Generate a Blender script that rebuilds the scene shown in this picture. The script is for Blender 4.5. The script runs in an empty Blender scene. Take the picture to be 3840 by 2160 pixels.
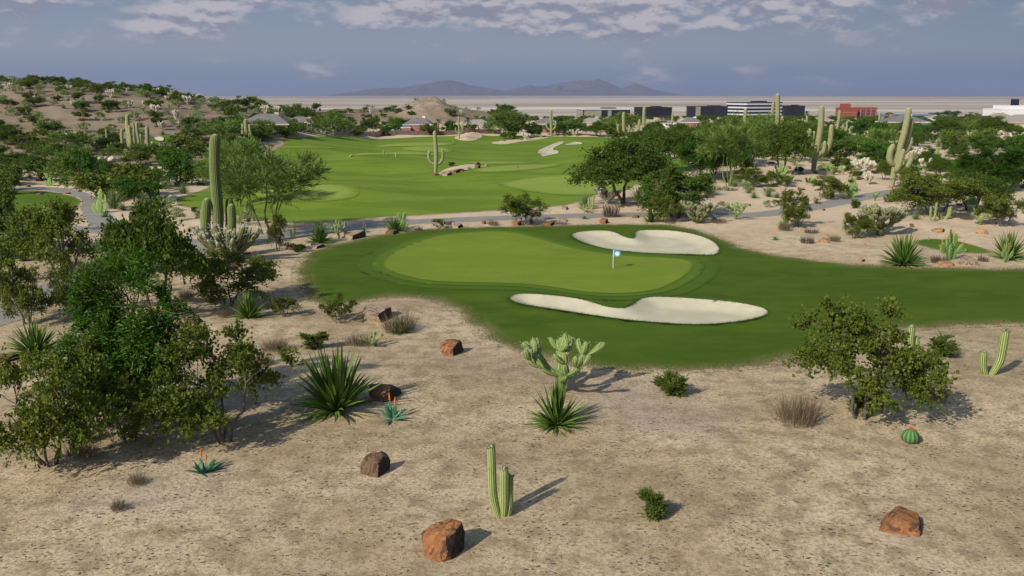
import bpy, math, random, time
import numpy as np
from mathutils import Vector
from mathutils.geometry import delaunay_2d_cdt
T0 = time.time()
sc = bpy.context.scene
C = sc.collection
PI = math.pi
# ------------------------------------------------------------------ camera model
F = 2231.0; CX = 1288.0; CY = 724.5; CAMZ = 15.0
PITCH = math.atan((CY - 236.0) / F)
SP, CP = math.sin(PITCH), math.cos(PITCH)
cam_d = bpy.data.cameras.new('camera'); cam = bpy.data.objects.new('camera', cam_d); C.objects.link(cam)
cam.location = (0, 0, CAMZ); cam.rotation_euler = (PI / 2 - PITCH, 0, 0)
cam_d.sensor_width = 36; cam_d.lens = 36 * F / 2576.0
cam_d.clip_start = 0.5; cam_d.clip_end = 200000
sc.camera = cam

# ------------------------------------------------------------------ noise helpers (numpy)
def _hash(ix, iy, s):
    v = np.sin(ix * 127.1 + iy * 311.7 + s * 74.7) * 43758.5453
    return v - np.floor(v)
def vnoise(x, y, s=0):
    ix = np.floor(x); iy = np.floor(y); fx = x - ix; fy = y - iy
    fx = fx * fx * (3 - 2 * fx); fy = fy * fy * (3 - 2 * fy)
    a = _hash(ix, iy, s); b = _hash(ix + 1, iy, s); c = _hash(ix, iy + 1, s); d = _hash(ix + 1, iy + 1, s)
    return (a + (b - a) * fx) * (1 - fy) + (c + (d - c) * fx) * fy - 0.5
def sst(a, b, v):
    t = np.clip((v - a) / (b - a), 0, 1); return t * t * (3 - 2 * t)

# ------------------------------------------------------------------ terrain
HX = np.array([-400, -240, -173, -146, -113, -87, -76, -62, -45, 200])
HZ = np.array([21, 20.5, 18.8, 17.3, 13.6, 9.6, 7.2, 3.5, 0.0, 0.0])
def h0(x, y):
    x = np.asarray(x, float); y = np.asarray(y, float)
    r = np.hypot(x, y)
    s = x / np.maximum(y, 50) * 300.0
    crest = np.interp(s, HX, HZ)
    prof = sst(178, 315, y + 0.12 * x + 18)
    prof = prof * (1 - 0.75 * sst(330, 560, y))
    hill = crest * prof * np.where(y > 0, 1, 0)
    # low brown rise behind the houses with the bare pointed mound on it
    rise = 6.3 * np.exp(-(((x + 62) / 62) ** 4) - ((y - 520) / 60) ** 2)
    dx = (x + 41); dy = (y - 480)
    a = np.hypot(dx / 15.0, dy / 22.0)
    mound = 9.0 * np.exp(-(a * 1.25) ** 1.35) + 4.0 * np.exp(-(np.hypot((x + 53) / 7, (y - 480) / 14)) ** 2)
    mound = mound + (vnoise(x / 4, y / 7, 3) * 1.8 + vnoise(x / 1.9, y / 2.5, 4) * .7) * np.exp(-a * a / 3)
    drop = -27 * sst(560, 1000, r)
    return hill + rise + mound + drop

def unproj(px, py, hf=None):
    """the point of the terrain that is seen at a picture position"""
    k = -(py - CY) / F
    dx = (px - CX) / F; dy = CP + k * SP; dz = -SP + k * CP
    def march(t, hf):
        X = dx * t; Y = dy * t; gg = CAMZ + dz * t - hf(X, Y)
        i = int(np.argmax(gg < 0))
        if i == 0: return t[-1] if gg[0] > 0 else t[0]
        a = gg[i - 1] / (gg[i - 1] - gg[i] + 1e-12)
        return t[i - 1] + (t[i] - t[i - 1]) * min(max(a, 0), 1)
    tt = march(np.concatenate([np.linspace(12, 150, 300), np.linspace(150.5, 900, 900), np.geomspace(905, 60000, 200)]), h0)
    if hf is not None: tt = march(np.linspace(tt * .78, tt * 1.2, 260), hf)
    return float(dx * tt), float(dy * tt)
def P(*pts):
    return np.array([unproj(a, b) for a, b in pts])
def smooth(poly, n=3):
    p = poly
    for _ in range(n):
        q = np.roll(p, -1, 0)
        p = np.stack([p * .75 + q * .25, p * .25 + q * .75], 1).reshape(-1, 2)
    return p

def pdist(poly, x, y, R=None):
    """signed distance, inside positive"""
    x = np.asarray(x, float); y = np.asarray(y, float)
    shp = x.shape; x = x.ravel(); y = y.ravel()
    out = np.full(x.shape, -1e3)
    m = R if R is not None else 12.0
    lo = poly.min(0) - m; hi = poly.max(0) + m
    sel = np.where((x > lo[0]) & (x < hi[0]) & (y > lo[1]) & (y < hi[1]))[0]
    A = poly; B = np.roll(poly, -1, 0); E = B - A; L2 = (E ** 2).sum(1) + 1e-12
    for c in range(0, len(sel), 20000):
        s = sel[c:c + 20000]; xx = x[s][:, None]; yy = y[s][:, None]
        t = np.clip(((xx - A[:, 0]) * E[:, 0] + (yy - A[:, 1]) * E[:, 1]) / L2, 0, 1)
        d = np.sqrt(((A[:, 0] + t * E[:, 0] - xx) ** 2 + (A[:, 1] + t * E[:, 1] - yy) ** 2).min(1))
        cond = ((A[:, 1] > yy) != (B[:, 1] > yy)) & (xx < (B[:, 0] - A[:, 0]) * (yy - A[:, 1]) / (np.where(np.abs(E[:, 1]) < 1e-9, 1e-9, E[:, 1])) + A[:, 0])
        ins = cond.sum(1) % 2 == 1
        out[s] = np.where(ins, d, -d)
    return out.reshape(shp)

def grow(poly, d):
    q = smooth(poly, 0); n = len(q)
    area = 0.5 * np.sum(q[:, 0] * np.roll(q[:, 1], -1) - np.roll(q[:, 0], -1) * q[:, 1])
    t = np.roll(q, -1, 0) - np.roll(q, 1, 0); t /= (np.linalg.norm(t, axis=1)[:, None] + 1e-9)
    nrm = np.stack([t[:, 1], -t[:, 0]], 1) * (1 if area > 0 else -1)
    return q + nrm * d

ROUGH = smooth(P((733,700),(738,672),(757,645),(800,622),(870,606),(960,588),(1080,575),(1200,570),(1350,567),(1500,564),(1640,563),(1700,566),(1760,578),(1820,600),(1870,622),(1950,640),(2050,655),(2150,664),(2250,669),(2400,673),(2576,674),(2760,674),(2760,822),(2576,820),(2420,825),(2290,833),(2200,848),(2090,880),(2000,912),(1900,930),(1780,938),(1640,940),(1540,937),(1440,925),(1360,905),(1300,888),(1220,860),(1180,830),(1150,795),(1110,768),(1060,752),(1010,750),(960,753),(890,764),(830,772),(780,764),(748,740)), 2)
GREEN = smooth(P((961,669),(975,645),(1009,623),(1050,609),(1092,598),(1140,590),(1192,585),(1240,582),(1290,584),(1342,596),(1409,618),(1492,636),(1592,648),(1675,653),(1725,658),(1747,668),(1737,690),(1692,717),(1642,735),(1559,743),(1475,741),(1409,731),(1325,720),(1225,717),(1142,715),(1075,711),(1009,696),(972,681)), 2)
BUNK_A = smooth(P((1436,594),(1445,587),(1475,583),(1520,582),(1547,586),(1567,596),(1588,602),(1599,600),(1597,590),(1604,582),(1650,581),(1700,584),(1750,593),(1790,607),(1811,625),(1806,640),(1790,645),(1740,643),(1660,641),(1600,637),(1540,630),(1490,620),(1455,607)), 2)
BUNK_B = smooth(P((1279,758),(1290,750),(1320,747),(1370,750),(1430,755),(1480,764),(1510,774),(1545,781),(1577,780),(1595,770),(1610,757),(1640,751),(1700,752),(1780,757),(1860,765),(1915,775),(1935,787),(1920,798),(1870,808),(1800,815),(1740,817),(1650,813),(1560,807),(1450,793),(1350,779),(1300,770)), 2)
FAIR = smooth(P((700,350),(770,345),(900,343),(1100,342),(1300,342),(1420,344),(1530,345),(1610,352),(1640,372),(1700,400),(1745,412),(1742,432),(1690,452),(1600,470),(1540,480),(1500,498),(1450,512),(1400,520),(1250,530),(1100,540),(960,548),(860,557),(760,563),(700,560),(600,545),(500,530),(425,512),(445,495),(500,482),(560,450),(640,405),(690,378),(715,362)), 2)
PG = [P((1236,471),(1290,459),(1400,451),(1500,452),(1580,458),(1600,475),(1540,492),(1440,498),(1330,490)),
      P((1180,436),(1240,424),(1310,418),(1400,419),(1425,427),(1370,438),(1280,445),(1200,446)),
      P((640,490),(720,483),(800,482),(870,486),(908,498),(900,508),(840,514),(740,516),(650,510)),
      P((870,398),(930,392),(1000,390),(1110,393),(1120,397),(1040,400),(950,402),(890,403)),
      P((990,382),(1060,377),(1130,378),(1146,385),(1110,390),(1040,388)),
      P((920,372),(980,366),(1080,365),(1160,367),(1120,372),(1040,374),(960,376)),
      P((1160,409),(1220,403),(1300,403),(1350,408),(1300,413),(1200,413)),
      P((1470,383),(1520,380),(1600,381),(1610,390),(1540,395),(1480,391)),
      P((700,372),(760,369),(840,373),(850,376),(760,376),(700,377))]
PG = [smooth(p, 2) for p in PG]
PB = [smooth(P((1348,378),(1375,368),(1400,358),(1418,357),(1417,361),(1395,370),(1389,376),(1405,376),(1403,384),(1385,389),(1362,393),(1363,386)), 1),
      smooth(P((1416,366),(1440,359),(1458,360),(1468,364),(1440,366)), 1)]
SM = smooth(P((1138,350),(1160,343),(1185,336),(1208,340),(1216,348),(1190,357),(1160,357)), 2)      # sand mound on the practice field
SI = smooth(P((1082,440),(1098,437),(1120,426),(1150,417),(1200,416),(1228,418),(1215,424),(1180,432),(1130,440),(1100,442)), 1)
SP2 = smooth(P((1230,358),(1270,352),(1300,350),(1380,345),(1380,349),(1320,354),(1290,360),(1250,362)), 1)
GR = {'left': P((-60,500),(20,484),(60,479),(120,480),(190,493),(214,507),(190,530),(60,545),(-60,545)),
      'hill': P((360,366),(372,345),(500,338),(515,345),(430,352),(425,372)),
      'below': P((345,410),(420,415),(440,440),(470,408),(530,408),(530,432),(430,447),(380,443),(345,430)),
      'far right': P((2325,408),(2407,400),(2500,396),(2700,390),(2700,440),(2576,441),(2450,438),(2357,434)),
      'middle right': P((2128,350),(2190,349),(2256,352),(2256,361),(2190,364),(2128,369)),
      'upper right': P((2410,354),(2452,351),(2480,354),(2440,368),(2412,366)),
      'behind': P((2050,415),(2110,411),(2155,414),(2150,431),(2054,431)),
      'teeing': P((2275,608),(2334,600),(2400,603),(2484,626),(2520,640),(2417,638),(2350,631))}
GR = {k: smooth(v, 2) for k, v in GR.items()}
GB = [smooth(P((385,348),(410,346),(413,358),(395,357)), 1), smooth(P((350,424),(380,418),(410,418),(402,438),(372,434)), 1)]
def ribbon(pts, w):
    p = P(*pts)
    q = []
    for i in range(len(p) - 1):
        p0 = p[max(i - 1, 0)]; p1 = p[i]; p2 = p[i + 1]; p3 = p[min(i + 2, len(p) - 1)]
        for t in np.linspace(0, 1, 9)[:-1]:
            q.append(0.5 * ((2 * p1) + (-p0 + p2) * t + (2 * p0 - 5 * p1 + 4 * p2 - p3) * t * t + (-p0 + 3 * p1 - 3 * p2 + p3) * t ** 3))
    q.append(p[-1]); q = np.array(q)
    t = np.gradient(q, axis=0); t /= np.linalg.norm(t, axis=1)[:, None]
    n = np.stack([-t[:, 1], t[:, 0]], 1)
    return np.concatenate([q + n * w / 2, (q - n * w / 2)[::-1]])
PATHS = [ribbon([(-200,850),(0,797),(110,740),(170,714),(255,690),(400,659),(520,632),(640,605),(760,588),(880,571),(1000,561),(1150,553),(1300,547),(1450,543),(1600,540),(1760,541),(1880,541),(1970,533),(2060,518),(2150,500),(2240,484),(2330,470)], 4.0),
         ribbon([(40,473),(110,474),(170,482),(205,494),(228,515),(250,548),(270,576)], 3.4),
         ribbon([(-120,590),(0,576),(60,570),(140,572),(250,580),(360,594),(470,608),(560,618)], 3.4),
         ribbon([(2330,378),(2400,370),(2450,358),(2500,350)], 3.0)]
GOLF = [ROUGH, FAIR, *GR.values(), *PATHS]

def hs(x, y):
    """visible surface height"""
    x = np.asarray(x, float); y = np.asarray(y, float)
    z = h0(x, y)
    shp = x.shape
    near = np.hypot(x, y) < 900
    d = np.full(shp, -1e3)
    for p in GOLF: d = np.maximum(d, pdist(p, x, y, 14))
    m = 1 - sst(-9, 0.5, d)
    n = vnoise(x / 9, y / 9, 1) * .9 + vnoise(x / 3.6, y / 3.6, 2) * .28
    amp = np.where(y < 55, .35, 1.0) * sst(0, 30, y) + .15
    z = z + (n + .30) * m * amp * (1 - sst(700, 1500, np.hypot(x, y)))
    df = pdist(FAIR, x, y, 3)
    z = z + sst(0, 25, df) * (vnoise(x / 26, y / 34, 7) * 2.0 + vnoise(x / 12, y / 15, 8) * .65)
    z = z + 2.1 * sst(-4, 13, pdist(SM, x, y, 8)) * 1.3 + .55 * sst(-1, 3, pdist(SI, x, y, 6))
    for p in PG: z = z + .32 * sst(-5, 2, pdist(p, x, y, 8))
    for p in PB: z = z - .5 * sst(-1, 3, pdist(p, x, y, 5))
    for p in (BUNK_A, BUNK_B):
        dd = pdist(p, x, y, 4)
        z = z - .42 * sst(-.15, 1.8, dd) + .09 * sst(-2.2, -.2, dd) * (1 - sst(-.2, .6, dd))
    dr = pdist(ROUGH, x, y, 3)
    z = z + sst(0, 8, dr) * vnoise(x / 14, y / 11, 9) * .35
    return z
def H(x, y): return float(hs(np.array([x]), np.array([y]))[0])

# ------------------------------------------------------------------ materials
def newmat(name):
    m = bpy.data.materials.new(name); m.use_nodes = True
    nt = m.node_tree; b = nt.nodes['Principled BSDF']
    return m, nt, b
class N:
    def __init__(s, nt): s.nt = nt
    def node(s, t, **k):
        n = s.nt.nodes.new(t)
        for a, v in k.items(): setattr(n, a, v)
        return n
    def link(s, a, b): s.nt.links.new(a, b)
    def sock(s, n, i, v):
        if isinstance(v, bpy.types.NodeSocket): s.link(v, n.inputs[i])
        elif v is not None: n.inputs[i].default_value = v
    def math(s, op, a, b=None, c=None, clamp=False):
        n = s.node('ShaderNodeMath', operation=op, use_clamp=clamp)
        s.sock(n, 0, a); s.sock(n, 1, b); s.sock(n, 2, c); return n.outputs[0]
    def mix(s, f, a, b, bt='MIX'):
        n = s.node('ShaderNodeMix', data_type='RGBA', blend_type=bt)
        s.sock(n, 0, f)
        for i, v in ((6, a), (7, b)):
            if isinstance(v, (tuple, list)): v = (*v[:3], 1)
            s.sock(n, i, v)
        return n.outputs[2]
    def noise(s, vec, scale, detail=2, rough=.5, dist=0):
        n = s.node('ShaderNodeTexNoise'); n.inputs['Scale'].default_value = scale
        n.inputs['Detail'].default_value = detail; n.inputs['Roughness'].default_value = rough; n.inputs['Distortion'].default_value = dist
        if vec is not None: s.link(vec, n.inputs['Vector'])
        return n.outputs['Fac']
    def ramp(s, v, a, b):
        n = s.node('ShaderNodeMapRange', interpolation_type='SMOOTHSTEP')
        s.sock(n, 0, v); n.inputs[1].default_value = a; n.inputs[2].default_value = b; return n.outputs[0]
    def pos(s): return s.node('ShaderNodeNewGeometry').outputs['Position']
    def scl(s, vec, v, rot=0):
        n = s.node('ShaderNodeMapping'); s.link(vec, n.inputs[0]); n.inputs['Scale'].default_value = v
        n.inputs['Rotation'].default_value = (0, 0, rot); return n.outputs[0]
    def attr(s, name): return s.node('ShaderNodeAttribute', attribute_name=name).outputs['Fac']
    def bump(s, h, strength, dist=.05):
        n = s.node('ShaderNodeBump'); n.inputs['Strength'].default_value = strength; n.inputs['Distance'].default_value = dist
        s.link(h, n.inputs['Height']); return n.outputs[0]

# sand colour group, shared by the ground and by the worn edges of the grass
grp = bpy.data.node_groups.new('sand_colour', 'ShaderNodeTree')
grp.interface.new_socket('Color', in_out='OUTPUT', socket_type='NodeSocketColor')
grp.interface.new_socket('Height', in_out='OUTPUT', socket_type='NodeSocketFloat')
g = N(grp); go = g.node('NodeGroupOutput'); pos = g.pos()
sep = g.node('ShaderNodeSeparateXYZ'); g.link(pos, sep.inputs[0])
dist = g.node('ShaderNodeVectorMath', operation='LENGTH'); g.link(pos, dist.inputs[0]); dist = dist.outputs['Value']
flat = g.scl(pos, (1, 1, .3))
n1 = g.noise(flat, .12, 3, .55); n2 = g.noise(flat, .9, 4, .6); n3 = g.noise(flat, 7, 4, .65); n4 = g.noise(g.scl(pos, (1.0, 2.6, 1), .5), 15, 2, .7)
col = g.mix(g.ramp(n1, .35, .65), (.50, .39, .245), (.69, .56, .375))
col = g.mix(g.math('MULTIPLY', g.ramp(n2, .42, .66), .65), col, (.26, .20, .115))
n5 = g.noise(flat, .045, 2, .5)
col = g.mix(g.math('MULTIPLY', g.ramp(n5, .52, .70), .35), col, (.22, .205, .10))
col = g.mix(g.math('MULTIPLY', g.ramp(g.noise(g.scl(pos, (1, 1, 1), 1.1), .07, 2, .5), .58, .72), .45), col, (.52, .45, .38))
col = g.mix(g.math('MULTIPLY', g.ramp(n3, .40, .66), .62), col, (.23, .17, .10))
# dark little pits and stones
vor = g.node('ShaderNodeTexVoronoi', feature='F1'); wv = g.node('ShaderNodeTexNoise'); wv.inputs['Scale'].default_value = 3.0; g.link(pos, wv.inputs['Vector'])
wa = g.node('ShaderNodeVectorMath', operation='SCALE'); g.link(wv.outputs['Color'], wa.inputs[0]); wa.inputs[3].default_value = .45
wb = g.node('ShaderNodeVectorMath', operation='ADD'); g.link(g.scl(pos, (1.0, 1.7, 1), .45), wb.inputs[0]); g.link(wa.outputs[0], wb.inputs[1])
g.link(wb.outputs[0], vor.inputs['Vector']); vor.inputs['Scale'].default_value = 4.2; vor.inputs['Randomness'].default_value = 1
spot = g.math('SUBTRACT', 1, g.ramp(vor.outputs['Distance'], .20, .40))
sm = g.ramp(g.noise(flat, .55, 3, .6), .38, .56)
cs = g.node('ShaderNodeSeparateColor'); g.link(vor.outputs['Color'], cs.inputs[0])
spot = g.math('MULTIPLY', g.math('MULTIPLY', spot, sm), g.ramp(cs.outputs[0], .35, .8))
vo2 = g.node('ShaderNodeTexVoronoi', feature='F1'); g.link(wb.outputs[0], vo2.inputs['Vector']); vo2.inputs['Scale'].default_value = 10.5
c2_ = g.node('ShaderNodeSeparateColor'); g.link(vo2.outputs['Color'], c2_.inputs[0])
spot2 = g.math('MULTIPLY', g.math('SUBTRACT', 1, g.ramp(vo2.outputs['Distance'], .18, .42)), g.math('MULTIPLY', g.ramp(c2_.outputs[0], .4, .8), g.ramp(g.noise(flat, .8, 3, .6), .35, .6)))
spot = g.math('MAXIMUM', spot, g.math('MULTIPLY', spot2, .75))
far1 = g.math('SUBTRACT', 1, g.ramp(dist, 45, 90))
fine = g.math('MULTIPLY', g.math('MULTIPLY', g.ramp(n4, .57, .68), .75), g.math('ADD', .25, g.math('MULTIPLY', sm, .75)))
col = g.mix(g.math('MULTIPLY', fine, far1), col, (.11, .095, .075))
col = g.mix(g.math('MULTIPLY', g.math('MULTIPLY', spot, .9), far1), col, (.055, .05, .045))
# paler, smoother sand past the green
col = g.mix(g.math('MULTIPLY', g.ramp(dist, 72, 125), .62), col, (.68, .55, .40))
# the hillside soil
hillm = g.math('MULTIPLY', g.ramp(g.math('ADD', sep.outputs[0], g.math('MULTIPLY', sep.outputs[1], .22)), 0, -14), g.ramp(sep.outputs[1], 165, 200))
hillm = g.math('MAXIMUM', hillm, g.math('MULTIPLY', g.ramp(sep.outputs[2], 1.0, 2.2), g.ramp(sep.outputs[1], 370, 400)))
hill = g.mix(g.ramp(g.noise(g.scl(pos, (1, 1, 1)), .06, 5, .7), .3, .7), (.185, .138, .095), (.31, .245, .178))
hill = g.mix(g.math('MULTIPLY', g.ramp(sep.outputs[2], 5.5, 8.5), g.ramp(sep.outputs[1], 420, 440)), hill, g.mix(g.ramp(g.noise(pos, .3, 4, .7), .35, .65), (.20, .165, .12), (.34, .285, .215)))
col = g.mix(hillm, col, hill)
# desert plain: long pale and mauve streaks
st = g.scl(pos, (.00055, .0016, .001))
w1 = g.noise(g.scl(pos, (.00030, .0016, .001)), 1.0, 3, .55, .3); w2 = g.noise(g.scl(pos, (.00012, .00055, .001)), 1.0, 4, .6, .4); w3 = g.noise(g.scl(pos, (.0006, .0045, .001)), 1.0, 3, .6, .2)
pl = g.mix(g.ramp(w1, .40, .60), (.37, .31, .24), (.56, .50, .42))
pl = g.mix(g.math('MULTIPLY', g.ramp(w3, .40, .62), .5), pl, (.29, .24, .19))
pl = g.mix(g.math('MULTIPLY', g.ramp(w2, .54, .62), .85), pl, (.86, .82, .78))
pl = g.mix(g.math('MULTIPLY', g.ramp(w1, .60, .68), .7), pl, (.84, .80, .76))
pl = g.mix(g.math('MULTIPLY', g.ramp(w2, .46, .38), .7), pl, (.22, .19, .17))
pl = g.mix(g.math('MULTIPLY', g.ramp(dist, 7000, 22000), .8), pl, (.16, .155, .18))
col = g.mix(g.ramp(dist, 560, 900), col, pl)
g.link(col, go.inputs[0])
hh = g.math('SUBTRACT', g.math('ADD', n3, g.math('MULTIPLY', n4, .6)), g.math('MULTIPLY', spot, .6))
g.link(g.math('MULTIPLY', hh, g.math('SUBTRACT', 1, g.ramp(dist, 60, 200))), go.inputs[1])

m_sand, nt, b = newmat('sand_ground'); s = N(nt)
gn = s.node('ShaderNodeGroup'); gn.node_tree = grp
s.link(gn.outputs[0], b.inputs['Base Color']); b.inputs['Roughness'].default_value = .95; b.inputs['Specular IOR Level'].default_value = .15
s.link(s.bump(gn.outputs[1], .55, .07), b.inputs['Normal'])

def grass_mat(name, c1, c2, c3, fine=18, edge=0, soft=None, sw=.5):
    m, nt, b = newmat(name); s = N(nt); pos = s.pos()
    a = s.noise(s.scl(pos, (.6, 1.3, 1), .1), .55, 4, .6); f = s.noise(s.scl(pos, (1, 1.6, 1)), fine, 3, .7); w = s.noise(s.scl(pos, (.7, 1.6, 1)), .09, 3, .55)
    col = s.mix(s.ramp(w, .40, .60), c1, c2)
    col = s.mix(s.math('MULTIPLY', s.ramp(a, .38, .72), .6), col, c3)
    col = s.mix(s.math('MULTIPLY', s.ramp(f, .35, .75), .30), col, tuple(v * .45 for v in c1))
    if soft: col = s.mix(s.ramp(s.math('ADD', s.attr('edge'), s.math('MULTIPLY', s.math('SUBTRACT', s.noise(pos, 2.5, 3, .6), .5), sw * .6)), 0, sw), soft, col)
    if edge:
        gn = s.node('ShaderNodeGroup'); gn.node_tree = grp
        e = s.math('ADD', s.attr('edge'), s.math('MULTIPLY', s.math('SUBTRACT', s.noise(pos, 5.5, 5, .75), .5), edge * 1.9))
        e = s.math('ADD', e, s.math('MULTIPLY', s.math('SUBTRACT', s.noise(pos, .35, 2, .5), .55), edge * 1.4))
        straw = s.mix(s.ramp(e, edge * .2, edge * 1.5), (.20, .17, .075), col)
        col = s.mix(s.ramp(e, 0, edge * .55), gn.outputs[0], straw)
    s.link(col, b.inputs['Base Color']); b.inputs['Roughness'].default_value = .9; b.inputs['Specular IOR Level'].default_value = .1
    s.link(s.bump(f, .5, .04), b.inputs['Normal'])
    return m
m_rough = grass_mat('rough_grass', (.054, .105, .007), (.070, .125, .009), (.098, .150, .018), 14, 1.3)
m_ring = grass_mat('collar_grass', (.095, .165, .016), (.105, .175, .018), (.115, .185, .022), 20, 0, (.075, .142, .014), .35)
m_ring2 = grass_mat('outer_collar_grass', (.065, .130, .012), (.075, .142, .014), (.09, .15, .018), 18, 0, (.064, .118, .009), .6)
m_green = grass_mat('green_grass', (.175, .250, .028), (.210, .280, .036), (.145, .220, .024), 22, 0, (.115, .185, .020), .35)
m_fair = grass_mat('practice_grass', (.130, .215, .018), (.185, .275, .032), (.150, .240, .024), 3, .8)
m_pg = grass_mat('practice_green_grass', (.25, .335, .060), (.27, .355, .068), (.235, .32, .055), 5, 0, (.160, .245, .026), 2.2)
m_other = grass_mat('strip_grass', (.080, .155, .012), (.11, .19, .018), (.09, .17, .015), 5, .6)

m_bunk, nt, b = newmat('bunker_sand'); s = N(nt); pos = s.pos()
col = s.mix(s.ramp(s.noise(pos, .5, 4, .6), .35, .7), (.50, .47, .345), (.57, .54, .41))
col = s.mix(s.math('MULTIPLY', s.ramp(s.noise(s.scl(pos, (1, 2, 1)), 9, 3, .7), .45, .75), .3), col, (.41, .38, .27))
s.link(col, b.inputs['Base Color']); b.inputs['Roughness'].default_value = .95; b.inputs['Specular IOR Level'].default_value = .1
s.link(s.bump(s.noise(s.scl(pos, (1, 3, 1), .2), 6, 4, .7), .4, .05), b.inputs['Normal'])
m_path, nt, b = newmat('path_concrete'); s = N(nt); pos = s.pos()
col = s.mix(s.ramp(s.noise(pos, .6, 4, .65), .3, .7), (.235, .225, .205), (.30, .285, .262))
gn = s.node('ShaderNodeGroup'); gn.node_tree = grp
col = s.mix(s.math('MULTIPLY', s.ramp(s.noise(pos, 1.4, 4, .7), .58, .75), .35), col, (.36, .32, .26))
e = s.math('ADD', s.attr('edge'), s.math('MULTIPLY', s.math('SUBTRACT', s.noise(pos, 1.6, 4, .7), .5), .7))
col = s.mix(s.ramp(e, .02, .22), gn.outputs[0], col)
s.link(col, b.inputs['Base Color']); b.inputs['Roughness'].default_value = .8
s.link(s.bump(s.noise(pos, 12, 3, .7), .2, .02), b.inputs['Normal'])

def leaf_mat(name, dark, light, trans=.25, rough=.55, vary=.0):
    m, nt, b = newmat(name); s = N(nt)
    ri = s.node('ShaderNodeNewGeometry').outputs['Random Per Island']
    tc = s.node('ShaderNodeTexCoord').outputs['Object']
    f = s.math('ADD', s.math('MULTIPLY', ri, .6), s.math('MULTIPLY', s.ramp(s.noise(tc, 1.3, 3, .6), .3, .7), .4))
    col = s.mix(f, dark, light)
    oi = s.node('ShaderNodeObjectInfo').outputs['Random']
    col = s.mix(s.math('MULTIPLY', oi, .35), col, tuple(v * .75 for v in dark))
    s.link(col, b.inputs['Base Color']); b.inputs['Roughness'].default_value = rough; b.inputs['Specular IOR Level'].default_value = .25
    tr = s.node('ShaderNodeBsdfTranslucent'); s.link(col, tr.inputs[0])
    mx = s.node('ShaderNodeMixShader'); mx.inputs[0].default_value = trans
    s.link(b.outputs[0], mx.inputs[1]); s.link(tr.outputs[0], mx.inputs[2])
    s.link(mx.outputs[0], nt.nodes['Material Output'].inputs[0])
    return m
m_olv = leaf_mat('olive_leaf', (.052, .085, .010), (.225, .280, .036), .35)
m_frn = leaf_mat('bright_fern_leaf', (.032, .095, .009), (.120, .270, .018), .36)
m_drk = leaf_mat('dark_tree_leaf', (.034, .080, .009), (.150, .240, .026), .33)
m_pal = leaf_mat('feathery_leaf', (.075, .145, .022), (.26, .37, .075), .3)
m_yuc = leaf_mat('yucca_blade', (.060, .125, .020), (.215, .33, .065), .2, .4)
m_spn = leaf_mat('spoon_blade', (.13, .21, .07), (.30, .40, .17), .2, .5)
m_alo = leaf_mat('aloe_blade', (.06, .19, .10), (.13, .31, .18), .1, .4)
m_grs = leaf_mat('dry_blade', (.11, .082, .050), (.27, .215, .14), .2, .8)
m_brs = leaf_mat('dead_twig', (.075, .055, .045), (.20, .155, .125), .1, .8)
m_bsh = leaf_mat('low_bush_leaf', (.06, .10, .014), (.19, .25, .045))
m_pale = leaf_mat('pale_bush_leaf', (.20, .28, .10), (.42, .50, .22))
m_plm = leaf_mat('palm_frond', (.045, .14, .03), (.11, .26, .06))
m_lip = leaf_mat('grass_blade', (.035, .09, .015), (.085, .17, .03))

def solid(name, c1, c2=None, scale=3, rough=.85, bump=0, spec=.2):
    m, nt, b = newmat(name); s = N(nt); tc = s.node('ShaderNodeTexCoord').outputs['Object']
    c2 = c2 or tuple(v * .8 for v in c1)
    s.link(s.mix(s.ramp(s.noise(tc, scale, 4, .65), .3, .7), c1, c2), b.inputs['Base Color'])
    b.inputs['Roughness'].default_value = rough; b.inputs['Specular IOR Level'].default_value = spec
    if bump: s.link(s.bump(s.noise(tc, scale * 3, 4, .7), bump, .05), b.inputs['Normal'])
    return m
m_bark = solid('grey_bark', (.15, .13, .115), (.09, .075, .065), 6, .9, .5)
m_brown = solid('brown_bark', (.16, .11, .07), (.10, .065, .04), 6, .9, .5)
m_gbark = solid('green_bark', (.20, .25, .07), (.14, .18, .05), 4, .8, .2)
def cactus_mat(name, groove, rib, tipc, ribs_dark=.6):
    m, nt, b = newmat(name); s = N(nt); tc = s.node('ShaderNodeTexCoord').outputs['Object']
    r = s.attr('rib'); t = s.attr('tip')
    col = s.mix(s.ramp(r, .1, .9), groove, rib)
    col = s.mix(s.math('MULTIPLY', s.ramp(s.noise(tc, 5, 4, .7), .45, .8), .35), col, tuple(v * .6 for v in groove))
    e = s.math('ADD', t, s.math('MULTIPLY', s.math('SUBTRACT', s.noise(tc, 26, 2, .7), .5), .5))
    col = s.mix(s.ramp(e, .35, .95), col, tipc)
    s.link(col, b.inputs['Base Color']); b.inputs['Roughness'].default_value = .8; b.inputs['Specular IOR Level'].default_value = .15
    s.link(s.bump(s.noise(tc, 14, 3, .8), .3, .05), b.inputs['Normal'])
    return m
m_sag = cactus_mat('saguaro_skin', (.16, .165, .075), (.40, .41, .225), (.48, .46, .30))
m_sagb = cactus_mat('big_saguaro_skin', (.055, .080, .025), (.22, .27, .10), (.30, .33, .15))
m_org = cactus_mat('column_skin', (.10, .14, .035), (.42, .50, .20), (.40, .42, .25))
m_chg = cactus_mat('green_cholla_skin', (.13, .19, .05), (.27, .36, .12), (.34, .42, .18))
m_chw = cactus_mat('pale_cholla_skin', (.085, .10, .035), (.22, .24, .11), (.60, .58, .47))
m_chc = cactus_mat('cream_cholla_skin', (.42, .39, .29), (.64, .60, .49), (.82, .79, .70))
m_pear = cactus_mat('pear_skin', (.15, .26, .07), (.26, .38, .12), (.32, .42, .16))
m_brl = cactus_mat('barrel_skin', (.05, .13, .04), (.15, .30, .11), (.25, .32, .12))
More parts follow.
